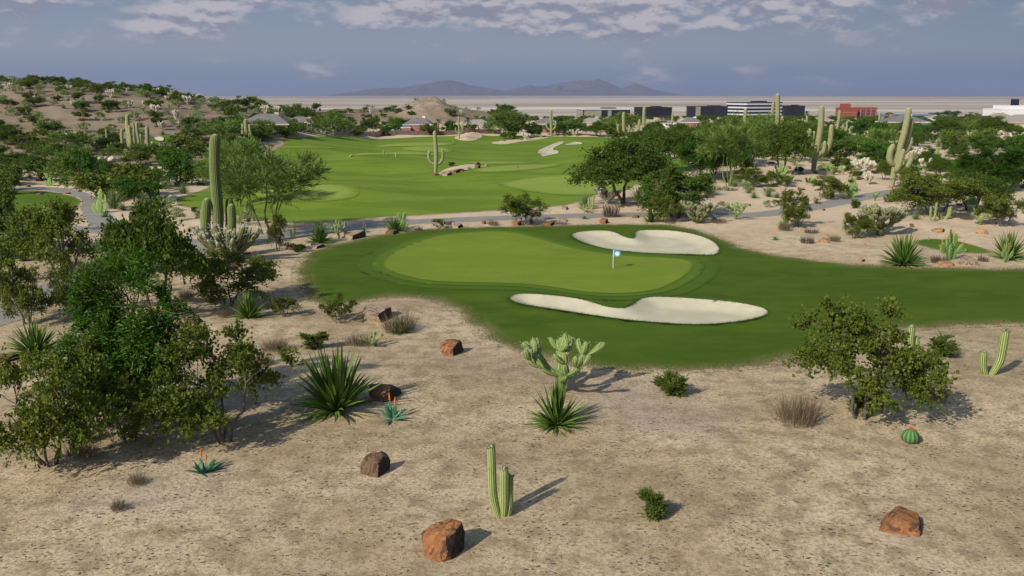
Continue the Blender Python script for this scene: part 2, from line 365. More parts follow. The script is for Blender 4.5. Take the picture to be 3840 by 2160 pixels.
m_spine = solid('white_spine', (.70, .68, .62), (.55, .52, .46), 9)
m_dspine = solid('dark_spine', (.10, .09, .09), (.20, .19, .18), 9)
m_orange = solid('orange_bloom', (.75, .20, .035), (.55, .12, .02), 9, .6)
m_fruit = solid('orange_fruit', (.62, .27, .07), (.45, .17, .05), 9, .6)
def rock_mat(name, a, bcol, c, sc=1.6):
    m, nt, b = newmat(name); s = N(nt); tc = s.node('ShaderNodeTexCoord').outputs['Object']
    n = s.noise(tc, sc, 5, .7, .5)
    col = s.mix(s.ramp(n, .35, .62), a, bcol)
    col = s.mix(s.math('MULTIPLY', s.ramp(s.noise(tc, sc * .9, 6, .72, .8), .47, .58), .9), col, c)
    oi = s.node('ShaderNodeObjectInfo').outputs['Random']
    col = s.mix(s.math('MULTIPLY', oi, .3), col, tuple(v * .8 for v in a))
    s.link(col, b.inputs['Base Color']); b.inputs['Roughness'].default_value = .85; b.inputs['Specular IOR Level'].default_value = .2
    s.link(s.bump(s.noise(tc, sc * 5, 5, .75), .7, .06), b.inputs['Normal'])
    return m
m_rock = [rock_mat('rust_rock', (.24, .10, .042), (.42, .20, .085), (.055, .038, .030), 2.0),
          rock_mat('dark_rock', (.12, .085, .06), (.26, .145, .07), (.035, .03, .03), 2.2),
          rock_mat('pale_rock', (.34, .26, .19), (.48, .38, .28), (.16, .10, .07), 2.2),
          rock_mat('pink_rock', (.38, .19, .10), (.54, .33, .19), (.16, .075, .045), 2.2)]

# ------------------------------------------------------------------ mesh builder
class MB:
    def __init__(s): s.v = []; s.f = []; s.n = 0; s.mi = []; s.sm = []; s.rib = []; s.tip = []
    def add(s, V, Fc, mi=0, smooth=False, rib=None, tip=None):
        V = np.asarray(V, float).reshape(-1, 3); k = len(V)
        s.v.append(V)
        for f in (Fc if isinstance(Fc, list) else [Fc]):
            f = np.asarray(f, int)
            s.f.append(f + s.n); s.mi.append(np.full(len(f), mi)); s.sm.append(np.full(len(f), smooth))
        s.rib.append(np.zeros(k) if rib is None else np.asarray(rib, float).ravel()); s.tip.append(np.zeros(k) if tip is None else np.asarray(tip, float).ravel())
        s.n += k
    def box(s, x0, x1, y0, y1, z0, z1, mi=0):
        V = [(x0,y0,z0),(x1,y0,z0),(x1,y1,z0),(x0,y1,z0),(x0,y0,z1),(x1,y0,z1),(x1,y1,z1),(x0,y1,z1)]
        s.add(V, np.array([(0,3,2,1),(4,5,6,7),(0,1,5,4),(1,2,6,5),(2,3,7,6),(3,0,4,7)]), mi)
    def mesh(s, name, mats):
        V = np.concatenate(s.v); me = bpy.data.meshes.new(name)
        me.vertices.add(len(V)); me.vertices.foreach_set('co', V.ravel())
        loops = np.concatenate([f.ravel() for f in s.f]); sizes = np.concatenate([np.full(len(f), f.shape[1]) for f in s.f])
        st = np.concatenate([[0], np.cumsum(sizes)[:-1]])
        me.loops.add(len(loops)); me.loops.foreach_set('vertex_index', loops)
        me.polygons.add(len(sizes)); me.polygons.foreach_set('loop_start', st)
        for m in (mats if isinstance(mats, (list, tuple)) else [mats]): me.materials.append(m)
        me.polygons.foreach_set('material_index', np.concatenate(s.mi)); me.polygons.foreach_set('use_smooth', np.concatenate(s.sm))
        r = np.concatenate(s.rib); t = np.concatenate(s.tip)
        if r.any() or t.any():
            a = me.attributes.new('rib', 'FLOAT', 'POINT'); a.data.foreach_set('value', r)
            a = me.attributes.new('tip', 'FLOAT', 'POINT'); a.data.foreach_set('value', t)
        me.update(calc_edges=True); me.validate()
        return me

def tube(mb, pts, rad, n=6, ribs=0, amp=0, cap=True, mi=0, tipv=None, smooth=True, up0=None):
    pts = np.asarray(pts, float); rad = np.asarray(rad, float)
    if np.ndim(rad) == 0: rad = np.full(len(pts), float(rad))
    t = np.gradient(pts, axis=0); t /= np.linalg.norm(t, axis=1)[:, None] + 1e-9
    ref = np.array([0, 1, 0.]) if abs(t[0][2]) > .7 else np.array([0, 0, 1.])
    u = np.cross(t[0], ref); u /= np.linalg.norm(u)
    nn = n if not ribs else ribs * 2
    th = np.arange(nn) / nn * 2 * PI
    rr = np.ones(nn) if not ribs else np.where(np.arange(nn) % 2 == 0, 1.0, 1.0 - amp)
    rb = np.zeros(nn) if not ribs else np.where(np.arange(nn) % 2 == 0, 1.0, 0.0)
    V = []; RB = []; TP = []
    m = len(pts)
    for i in range(m):
        u = u - t[i] * np.dot(u, t[i]); u /= np.linalg.norm(u) + 1e-9
        w = np.cross(t[i], u)
        V.append(pts[i] + rad[i] * rr[:, None] * (np.cos(th)[:, None] * u + np.sin(th)[:, None] * w)); RB.append(rb)
        TP.append(np.full(nn, 0 if tipv is None else tipv[i]))
    V = np.concatenate(V); idx = np.arange(m * nn).reshape(m, nn)
    a = idx[:-1]; b2 = np.roll(idx, -1, 1)[:-1]; c = np.roll(idx, -1, 1)[1:]; d = idx[1:]
    Q = np.stack([a, b2, c, d], -1).reshape(-1, 4)
    RB = np.concatenate(RB); TP = np.concatenate(TP)
    fs = [Q]
    if cap:
        V = np.concatenate([V, [pts[-1] + t[-1] * rad[-1] * .5]]); k = len(V) - 1
        RB = np.append(RB, .8); TP = np.append(TP, TP[-1])
        e = idx[-1]; fs.append(np.stack([e, np.roll(e, -1), np.full(nn, k)], -1))
    mb.add(V, fs, mi, smooth, RB, TP)

def leaves(mb, p, t, n, L, W, mi=0, fold=.25):
    """diamond leaves: base point p, direction t, normal n (all (k,3)), lengths L and widths W (k)"""
    t = t / (np.linalg.norm(t, axis=1)[:, None] + 1e-9); s = np.cross(t, n); s /= np.linalg.norm(s, axis=1)[:, None] + 1e-9
    n = np.cross(s, t); L = np.broadcast_to(L, len(p))[:, None]; W = np.broadcast_to(W, len(p))[:, None]
    a = p; b = p + t * L * .45 + s * W * .5 + n * W * fold; c = p + t * L; d = p + t * L * .45 - s * W * .5 + n * W * fold
    V = np.stack([a, b, c, d], 1).reshape(-1, 3); k = np.arange(len(p)) * 4
    mb.add(V, np.stack([k, k + 1, k + 2, k + 3], -1), mi)
def rdir(r, k):
    v = r.normal(size=(k, 3)); return v / np.linalg.norm(v, axis=1)[:, None]

def bent(p0, p1, r, wob, k=6, sag=0):
    p0 = np.asarray(p0, float); p1 = np.asarray(p1, float); t = np.linspace(0, 1, k)[:, None]
    L = np.linalg.norm(p1 - p0)
    off = np.cumsum(r.normal(size=(k, 3)), 0) * wob * L / k; off -= t * off[-1]
    off[0] = 0
    return p0 + (p1 - p0) * t + off + np.array([0, 0, 1]) * (np.sin(t * PI) * sag * L)

def plant_tree(seed, H, R, base, nstem, nclump, nspray, nleaf, leafL, leafW, mats, trunk_r=.06, style='broad', flat=.6, lean=0, crown_name='crown', stem_name='trunk', clump_r=.32, low=0.0, nlimb=9):
    """trunk/stems with limbs and a crown of leaf sprays in uneven clumps; H height, R crown radius"""
    r = np.random.default_rng(seed); tr = MB(); cr = MB()
    cc = []
    k = 0
    ch = H - base
    limb = rdir(r, nlimb); limb[:, 2] = limb[:, 2] * .75 + .12; ll = r.uniform(.62, 1.12, nlimb)
    while len(cc) < nclump and k < 4000:
        k += 1
        v = r.normal(size=3); v /= np.linalg.norm(v); q = r.uniform(.35, 1) ** .6
        if style != 'umbrella' and r.random() < .85:
            j = r.integers(nlimb); v = limb[j] * ll[j] + r.normal(size=3) * .17; q = r.uniform(.4, 1.0) ** .7
        p = np.array([v[0] * R * q, v[1] * R * q, base + ch * (.5 + low) + v[2] * ch * .5 * q])
        if style == 'umbrella': p[2] = base + ch * (.25 + .6 * (1 - (np.hypot(p[0], p[1]) / R) ** 2) * r.uniform(.5, 1.1))
        if p[2] < base * .6: continue
        p[0] += lean * p[2]
        ok = all(np.linalg.norm((p - c) / np.array([1, 1, flat])) > clump_r * R * .75 for c in cc)
        if ok or k > 2500: cc.append(p)
    cc = np.array(cc)
    # stems
    st = []
    for i in range(nstem):
        a = i / nstem * 2 * PI + r.uniform(0, 1); o = (0 if nstem == 1 else .10 * R)
        b0 = np.array([math.cos(a) * o * .5, math.sin(a) * o * .5, -.15])
        rad = .12 * R if nstem == 1 else R * r.uniform(.28, .5)
        top = np.array([math.cos(a) * rad + lean * H * .6, math.sin(a) * rad, base + ch * r.uniform(.35, .55)])
        pts = bent(b0, top, r, .22, 9); st.append(pts)
        tube(tr, pts, np.linspace(trunk_r, trunk_r * .45, 9), 7)
    for c in cc:
        best = None
        for pts in st:
            for j in range(3, 9):
                d = np.linalg.norm(c - pts[j]) + (5 if pts[j][2] > c[2] else 0)
                if best is None or d < best[0]: best = (d, pts[j], j)
        pts = bent(best[1], c, r, .3, 6, .05)
        tube(tr, pts, np.linspace(trunk_r * .42, trunk_r * .12, 6), 5)
        rc = clump_r * R * r.uniform(.75, 1.3)
        dirs = rdir(r, nspray)
        dirs[:, 2] = dirs[:, 2] * (.55 if style != 'feather' else .8) + (.18 if style != 'feather' else .45)
        out = (c - np.array([lean * c[2], 0, base + ch * .4])) / R
        dirs = dirs + out * .7; dirs /= np.linalg.norm(dirs, axis=1)[:, None]
        s0 = c + r.normal(size=(nspray, 3)) * rc * .22; Ls = rc * r.uniform(.6, 1.35, nspray)
        t = np.linspace(.15, 1, nleaf)
        sagv = {'broad': -.25, 'fern': -.45, 'feather': .12, 'umbrella': -.22}[style]
        pp = s0[:, None] + dirs[:, None] * (Ls[:, None] * t)[..., None]
        pp[..., 2] += sagv * Ls[:, None] * t ** 2
        pp += r.normal(size=pp.shape) * leafL * (.35 if style != 'feather' else .12)
        pp = pp.reshape(-1, 3); dd = np.repeat(dirs, nleaf, 0)
        kk = len(pp)
        rn = rdir(r, kk)
        if style == 'feather':
            ld = dd + rn * .45; nn_ = rdir(r, kk)
        elif style == 'fern':
            side = np.cross(dd, [0, 0, 1.0]); side *= np.where(r.random(kk) < .5, 1, -1)[:, None]
            ld = dd * .7 + side + rn * .25 - np.array([0, 0, .2]); nn_ = np.array([0, 0, 1.0]) + rdir(r, kk) * .45
        else:
            ld = dd * .5 + rn; nn_ = np.array([0, 0, .6]) + rdir(r, kk) * .8
        sz = r.uniform(.6, 1.35, kk)
        pp[:, 2] = np.maximum(pp[:, 2], .08)
        leaves(cr, pp, ld, nn_, leafL * sz, leafW * sz, 0)
        for j in range(min(nspray, 7)):   # visible twigs
            e = s0[j] + dirs[j] * Ls[j] * .8
            tube(tr, np.array([s0[j], (s0[j] + e) / 2, e]), [trunk_r * .13, trunk_r * .1, trunk_r * .05], 3, cap=False)
    allp = np.concatenate(cr.v)
    return {'parts': [(stem_name, tr.mesh(stem_name, mats[1]), []), (crown_name, cr.mesh(crown_name, mats[0]), [])],
            'h': float(np.percentile(allp[:, 2], 99.7)), 'w': float(np.percentile(allp[:, 0], 99.3) - np.percentile(allp[:, 0], .7))}

def blades(seed, n, L, W, mat, droop=.2, emin=5, emax=88, segs=4, name='blade', base_r=.06, spread=1, fold=.3, up=0.6):
    r = np.random.default_rng(seed); mb = MB()
    az = r.uniform(0, 2 * PI, n); el = np.radians(emin + (emax - emin) * r.uniform(0, 1, n) ** up)
    LL = L * r.uniform(.7, 1.08, n) * (0.8 + .2 * np.sin(el))
    for i in range(n):
        d = np.array([math.cos(az[i]) * math.cos(el[i]), math.sin(az[i]) * math.cos(el[i]), math.sin(el[i])])
        s_ = np.array([-math.sin(az[i]), math.cos(az[i]), 0]); nn = np.cross(d, s_) * -1
        t = np.linspace(0, 1, segs + 1)
        c = np.array([d[0] * base_r * r.uniform(0, 1), d[1] * base_r, 0.0]) * spread + d * (t * LL[i])[:, None]
        c[:, 2] -= droop * LL[i] * t ** 2.2 * (math.cos(el[i]) + .15)
        c[:, 2] = np.maximum(c[:, 2], .015 * (1 + t))
        w = W * np.array([.6, 1.0, .85, .5, .0]) if segs == 4 else W * (1 - t ** 1.5) * .9
        w = w * r.uniform(.8, 1.15)
        V = []
        for j in range(segs + 1):
            V += [c[j] - s_ * w[j] * .5 + nn * w[j] * fold, c[j], c[j] + s_ * w[j] * .5 + nn * w[j] * fold]
        Fc = []
        for j in range(segs):
            a = j * 3; Fc += [(a, a + 1, a + 4, a + 3), (a + 1, a + 2, a + 5, a + 4)]
        mb.add(V, np.array(Fc), 0)
    P_ = np.concatenate(mb.v)
    return mb, float(P_[:, 2].max()), float(np.ptp(P_[:, 0]))

def tuft(seed, n, R, Hh, W, lean=.5):
    r = np.random.default_rng(seed); mb = MB()
    a = r.uniform(0, 2 * PI, n); q = R * np.sqrt(r.uniform(0, 1, n)) * .75
    p = np.stack([np.cos(a) * q, np.sin(a) * q * .8, np.zeros(n)], 1)
    d = np.stack([p[:, 0] / R * lean, p[:, 1] / R * lean, np.ones(n)], 1) + r.normal(size=(n, 3)) * [.22, .22, .05]
    L = Hh * r.uniform(.45, 1.05, n) * (1.05 - .3 * q / R)
    leaves(mb, p, d, rdir(r, n), L, W, 0, .1)
    P_ = np.concatenate(mb.v)
    return mb, float(P_[:, 2].max()), float(np.ptp(P_[:, 0]))

m_rockshade = rock_mat('shade_side_rock', (.045, .036, .032), (.085, .058, .042), (.02, .018, .018), 2.0)  # dark rock colour with the shade of the side away from the sun painted in
def rock_mesh(seed, mat, sub=4):
    import bmesh
    r = np.random.default_rng(seed); bm = bmesh.new(); bmesh.ops.create_icosphere(bm, subdivisions=sub, radius=1)
    V = np.array([v.co[:] for v in bm.verts])
    for _ in range(9):
        n = rdir(r, 1)[0]; n[2] *= .7; n /= np.linalg.norm(n); d = r.uniform(.38, .78); s_ = V @ n
        V = V - np.where(s_ > d, (s_ - d) * .94, 0)[:, None] * n
    for n, d in ((np.array([.12, -.25, .97]), .45), (np.array([-.25, -.9, .3]), .62), (np.array([.90, -.34, .12]), .34)):
        n = n / np.linalg.norm(n); s_ = V @ n; V = V - np.where(s_ > d, (s_ - d) * .95, 0)[:, None] * n
    V += V * (vnoise(V[:, 0] * 2.2 + 9, V[:, 1] * 2.2 + V[:, 2] * 1.7, seed) * .18)[:, None]
    V += V * (vnoise(V[:, 0] * 7 + V[:, 2] * 5, V[:, 1] * 7 + V[:, 2] * 3, seed + 5) * .07)[:, None]
    V[:, 0] -= (V[:, 0].max() + V[:, 0].min()) / 2; V /= np.abs(V[:, 0]).max(); V[:, 2] = V[:, 2] + .22
    for v, c in zip(bm.verts, V): v.co = c
    me = bpy.data.meshes.new('rock'); bm.to_mesh(me); bm.free(); me.materials.append(mat); me.materials.append(m_rockshade)
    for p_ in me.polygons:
        if p_.normal.dot(Vector((.88, -.30, .15))) + .35 * float(vnoise(np.array(p_.center[0] * 3), np.array(p_.center[2] * 3), seed)) > .66: p_.material_index = 1  # right-hand faces take the painted shade colour, edge broken by noise
    return {'parts': None, 'mesh': me, 'h': float(V[:, 2].max()), 'w': 2.0}

# ---- assets
A = {}
def asset(k, *v): A[k] = list(v)
asset('olv', *[plant_tree(10 + i, 3.0, 1.9, .40, 5, 38, 24, 14, .09, .075, (m_olv, m_bark), .045, 'broad', .7, clump_r=.23, nlimb=8 + i, crown_name='foliage', stem_name='stem') for i in range(4)])
asset('frn', *[plant_tree(20 + i, 4.6, 2.3, .7, 1, 54, 26, 20, .18, .075, (m_frn, m_brown), .09, 'fern', .6, clump_r=.27, nlimb=14) for i in range(3)])
asset('drk', *[plant_tree(30 + i, 4.4, 2.7, .75, 2, 64, 26, 13, .15, .11, (m_drk, m_brown), .11, 'umbrella' if i != 1 else 'broad', .5, clump_r=.24, nlimb=12) for i in range(3)])
asset('pal', *[plant_tree(40 + i, 4.6, 2.4, 1.7, 6, 30, 28, 13, .27, .045, (m_pal, m_gbark), .055, 'feather', .8, clump_r=.26, nlimb=10) for i in range(2)])
# light versions for the distance
asset('olvf', *[plant_tree(50 + i, 3.0, 2.0, .05, 3, 25, 16, 8, .22, .17, (m_drk if i % 2 else m_olv, m_bark), .06, 'broad', .6, crown_name='foliage', stem_name='stem', clump_r=.28, nlimb=7) for i in range(4)])
asset('frnf', *[plant_tree(60 + i, 4.0, 2.5, .15, 1, 28, 16, 9, .28, .18, (m_frn, m_brown), .12, 'broad', .6, clump_r=.28, nlimb=8) for i in range(3)])
asset('palf', *[plant_tree(70 + i, 4.2, 2.6, .8, 4, 20, 16, 8, .48, .12, (m_pal, m_gbark), .07, 'feather', .7) for i in range(2)])
asset('pbf', *[plant_tree(80 + i, 1.5, 1.0, .05, 3, 12, 10, 6, .24, .09, (m_pale, m_gbark), .03, 'feather', .7, crown_name='foliage', stem_name='stem') for i in range(2)])
asset('bsh', *[plant_tree(90 + i, 1.1, .60, .0, 6, 34, 16, 8, .12, .06, (m_bsh, m_bark), .02, 'feather', .8, crown_name='foliage', stem_name='stem') for i in range(2)])
asset('cre', *[plant_tree(95 + i, 1.6, 1.0, .10, 6, 24, 16, 9, .085, .065, (m_olv, m_bark), .02, 'broad', .7, clump_r=.25, nlimb=8, crown_name='foliage', stem_name='stem') for i in range(2)])
def single(mb, h, w, name, mat): return {'parts': None, 'mesh': mb.mesh(name, mat), 'h': h, 'w': w}
def yv(seed, *a, **k):
    mat = a[3]; mb, h, w = blades(seed, *a, **k); return single(mb, h, w, 'yucca', mat)
asset('yuc', *[yv(100 + i, 120, 1.25, .11, m_yuc, droop=.2, emin=1, emax=86, up=.95) for i in range(3)])
asset('spn', *[yv(110 + i, 210, 1.1, .028, m_spn, droop=.15, emin=8, emax=88, segs=3) for i in range(2)])
def aloe(seed):
    mb, h, w = blades(seed, 18, .62, .11, m_alo, droop=.32, emin=12, emax=75, fold=.35)
    r = np.random.default_rng(seed); fl = []
    for q in range(2):
        f = MB(); x = .04 * (1 if q else -1); z = .78 - q * .12
        tube(f, [(x, 0, .2), (x * 1.6, 0, z)], [.012, .009], 5, mi=1)
        tube(f, [(x * 1.6, 0, z - .16), (x * 1.7, 0, z - .05), (x * 1.9, 0, z + .10)], [.024, .02, .006], 6, mi=0)
        fl.append(('flower_stalk', f.mesh('flower_stalk', [m_orange, m_alo]), []))
    return {'parts': [('leaf_rosette', mb.mesh('leaf_rosette', m_alo), [])] + fl, 'h': .88, 'w': w}
asset('alo', aloe(1), aloe(2))
def tf(seed, n, R, Hh, W, mat, name, lean=.5):
    mb, h, w = tuft(seed, n, R, Hh, W, lean); return single(mb, h, w, name, mat)
asset('grs', *[tf(120 + i, 420, .9, .85, .016, m_grs, 'dry_grass', .6) for i in range(3)])
asset('brs', *[tf(130 + i, 150, .6, .55, .03, m_brs, 'dead_brush', .7) for i in range(2)])
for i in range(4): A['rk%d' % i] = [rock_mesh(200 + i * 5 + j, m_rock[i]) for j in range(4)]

def arm_path(dx, dy, za, zt, n=14, z_bow=.0):
    """arm: leaves the trunk at za, swings out to dx,dy and rises to zt"""
    t = np.linspace(0, 1, n); P_ = []
    R = math.hypot(dx, dy); k = min(R * 1.0, (zt - za) * .5)
    for s_ in t:
        if s_ < .45:
            a = s_ / .45 * PI / 2; x = math.sin(a); z = za + k * (1 - math.cos(a)); P_.append((dx * x, dy * x, z))
        else:
            q = (s_ - .45) / .55; P_.append((dx * (1 + .04 * math.sin(q * 5)), dy, za + k + (zt - za - k) * q))
    return np.array(P_)
def round_r(n, r, base=.85, kk=4):
    rr = np.full(n, r, float); rr[0] *= base
    t = np.linspace(0, 1, n); rr *= (1 - .10 * t)
    rr[-1] *= .28; rr[-2] *= .72; rr[-3] *= .93
    return rr
def densify_tip(p):
    p = np.asarray(p); e = p[-1]; d = p[-1] - p[-2]; d /= np.linalg.norm(d)
    return p
def column(mb, pts, r, ribs, amp=.22, tip_from=.93, base=.85, mi=0):
    pts = np.asarray(pts, float); d = pts[-1] - pts[-2]; d /= np.linalg.norm(d)
    head = [pts[-1] - d * r * .75, pts[-1] - d * r * .35, pts[-1] - d * r * .12, pts[-1]]
    body = [p for p in pts[:-1] if np.dot(pts[-1] - p, d) > r * 1.3]
    P_ = np.array(body + [pts[-1] - d * r * 1.2] + head); n = len(P_)
    rad = r * np.interp(np.linspace(0, 1, n), [0, .25, .8, 1], [base, 1, .97, .92])
    rad[-4:] = [r * .88, r * .70, r * .46, r * .18]
    tip = np.zeros(n); tip[-4:] = [.2, .5, .8, 1.0]
    tube(mb, P_, rad, 0, ribs, amp, True, mi, tip)
def saguaro(arms, r=.05, ribs=16, tilt=0, mat=None, seed=0):
    mat = mat or m_sag; rr = np.random.default_rng(seed)
    t = np.linspace(-.03, 1, 14); pts = np.stack([tilt * t + .012 * np.sin(t * 6 + seed), .008 * np.cos(t * 5), t], 1)
    mb = MB(); column(mb, pts, r, ribs, .2, base=.72); parts = [('trunk', mb.mesh('trunk', mat), [])]
    for a in arms:
        dx, za, zt = a[:3]; ar = a[3] if len(a) > 3 else r * .7; dy = a[4] if len(a) > 4 else rr.uniform(-.03, .03)
        p = arm_path(dx, dy, za, zt); p[:, 0] += tilt * p[:, 2] + (tilt * .6 * (p[:, 2] - za))
        mb = MB(); column(mb, p, ar, max(ribs - 4, 8), .2, base=.8); parts.append(('arm', mb.mesh('arm', mat), []))
    return {'parts': parts, 'h': 1.0, 'w': .35}
def organ(cols, seed=0):
    parts = []; rr = np.random.default_rng(seed)
    for (x0, x1, y1, h, r) in cols:
        t = np.linspace(0, 1, 14)
        pts = np.stack([x0 + (x1 - x0) * np.sin(np.clip(t * 2.2, 0, 1) * PI / 2) * .75 + (x1 - x0) * t * .25, y1 * t, h * t - .02], 1)
        mb = MB(); column(mb, pts, r, 11, .25, base=.7)
        sp = MB(); k = 46; d = rdir(rr, k); d[:, 2] = np.abs(d[:, 2]) + .5
        leaves(sp, pts[-1] + rdir(rr, k) * r * [.6, .6, .2] - [0, 0, r * .75], d, rdir(rr, k), r * 1.1, r * .22)
        parts.append(('stem', mb.mesh('stem', m_org), [('spine_tuft', sp.mesh('spine_tuft', m_dspine))]))
    return {'parts': parts, 'h': 1.0, 'w': .45}
asset('org', organ([(.03, .04, -.03, .72, .078), (-.05, -.17, .02, 1.0, .072), (.09, .125, .08, .58, .066)], 1),
      organ([(0, .16, .0, 1.0, .075), (-.08, -.17, 0, .55, .065)], 2),
      organ([(-.03, -.06, 0, 1.0, .085), (.05, .10, .05, .72, .075), (.10, .2, .02, .5, .06)], 3),
      organ([(-.02, -.10, 0, .8, .045), (.02, .10, 0, 1.0, .045)], 4))

def cholla(seed, mat, levels=4, L=.26, r=.045, nbranch=3, spread=.7, trunkL=.3, tips='white', first=5, curve=0.0):
    rr = np.random.default_rng(seed); parts = []
    tm = MB(); hi = [0]; wx = [0]
    tube(tm, [(0, 0, -.05), (.01, 0, trunkL * .5), (0, 0, trunkL)], [r * 1.15, r * 1.05, r], 8, mi=0, cap=True)
    def seg(mb, p, d, l, rad, tipk):
        n = 7; t = np.linspace(0, 1, n)
        e = d + np.array([0, 0, curve]); e /= np.linalg.norm(e)
        pts = np.array([p + (d * (1 - s_) + e * s_) * l * s_ for s_ in t])
        rd = rad * np.array([.62, .92, 1.0, 1.0, .95, .78, .35])
        tube(mb, pts, rd, 0, 6, .22, True, 0, t * tipk * .55 + (tipk * .0))
        k = 26 if tipk else 8
        q = rr.uniform(.25 if tipk else 0, 1.02, k); c = p + (d * (1 - q[:, None]) + e * q[:, None]) * l * q[:, None]
        o = rdir(rr, k); leaves(mb, c + o * rad * .8, o + d * .4, rdir(rr, k), rad * (.75 if tipk else .4), rad * .16, 1)
        hi[0] = max(hi[0], pts[-1][2]); wx[0] = max(wx[0], abs(pts[-1][0]))
        return pts[-1], e
    def grow_(mb, p, d, lev):
        l = L * rr.uniform(.75, 1.25) * (1 - .08 * lev)
        last = lev == levels - 1
        q, e = seg(mb, p, d, l, r * (1 - .06 * lev), 1 if lev >= levels - 2 else 0)
        if last: return
        for _ in range(rr.integers(2, nbranch + 1)):
            nd = e + rdir(rr, 1)[0] * spread + np.array([0, 0, .22]); nd[2] = max(nd[2], .05); nd /= np.linalg.norm(nd)
            grow_(mb, q - e * r * .4, nd, lev + 1)
    for i in range(first):
        a = i / first * 2 * PI + rr.uniform(-.3, .3)
        d = np.array([math.cos(a), math.sin(a), rr.uniform(.35, .9)]); d /= np.linalg.norm(d)
        mb = MB(); grow_(mb, np.array([0, 0, trunkL * rr.uniform(.5, .95)]), d, 1)
        parts.append(('branch', mb.mesh('branch', [mat, m_spine]), []))
    return {'parts': [('trunk', tm.mesh('trunk', mat), [])] + parts, 'h': hi[0] + r, 'w': 2 * wx[0] * .92}
asset('chw', cholla(1, m_chw, 4, .36, .045, 2, .6, .20, first=11, curve=.9), cholla(2, m_chw, 4, .32, .05, 3, .65, .30, first=7, curve=.6))
def radial_cholla(seed, mat):
    rr = np.random.default_rng(seed); parts = []; tm = MB(); hi = 0; wx = 0
    tube(tm, [(0, 0, -.05), (0, 0, .08), (0, 0, .16)], [.09, .08, .05], 8)
    for i in range(24):
        a = i * 2.4 + rr.uniform(-.2, .2); el = rr.uniform(.12, 1.25); l = rr.uniform(.5, .72); mb = MB()
        def arm(p, a, el, l, rad, mb=mb):
            t = np.linspace(0, 1, 10)[:, None]; d = np.array([math.cos(a) * math.cos(el), math.sin(a) * math.cos(el), math.sin(el)])
            pts = p + d * t * l + np.array([0, 0, 1.]) * (t ** 2) * l * .45 * math.cos(el) - d * (t ** 2) * l * .22
            rd = rad * np.array([.55, .8, .95, 1, 1, 1, .97, .9, .75, .4]); tv = np.clip((t[:, 0] - .72) * 2.4, 0, 1)
            tube(mb, pts, rd, 0, 6, .22, True, 0, tv)
            k = 34; q = rr.integers(5, 10, k); o = rdir(rr, k); leaves(mb, pts[q] + o * rad * .8, o + d * .5, rdir(rr, k), rad * .9, rad * .2, 1)
            return pts
        p1 = arm(np.array([0, 0, .06]), a, el, l, .045)
        if rr.random() < .7: arm(p1[5], a + rr.uniform(-1, 1), min(el + .5, 1.4), l * .5, .036)
        V = np.concatenate(mb.v); hi = max(hi, V[:, 2].max()); wx = max(wx, np.abs(V[:, 0]).max())
        parts.append(('branch', mb.mesh('branch', [mat, m_spine]), []))
    return {'parts': [('trunk', tm.mesh('trunk', mat), [])] + parts, 'h': float(hi), 'w': 2 * float(wx)}
A['chw'].append(radial_cholla(11, m_chw))
asset('chg', cholla(6, m_chg, 4, .27, .030, 3, .62, .40, first=5, curve=.75), cholla(4, m_chg, 4, .24, .034, 3, .7, .3, first=4, curve=.4))
def flatten_asset(a, name):
    import bmesh
    bm = bmesh.new()
    for n, me, ch in a['parts']: bm.from_mesh(me)
    me = bpy.data.meshes.new(name); bm.to_mesh(me); bm.free()
    for m in a['parts'][0][1].materials: me.materials.append(m)
    if len(me.materials) < 2: me.materials.append(m_spine)
    return {'parts': None, 'mesh': me, 'h': a['h'], 'w': a['w']}
asset('chc', flatten_asset(cholla(5, m_chc, 4, .24, .045, 3, .5, .2, first=7, curve=.6), 'cholla'), flatten_asset(cholla(8, m_chc, 3, .3, .055, 3, .5, .2, first=7, curve=.6), 'cholla'))
asset('chgf', flatten_asset(cholla(9, m_chg, 4, .24, .045, 3, .6, .25, first=4, curve=.5), 'cholla'))

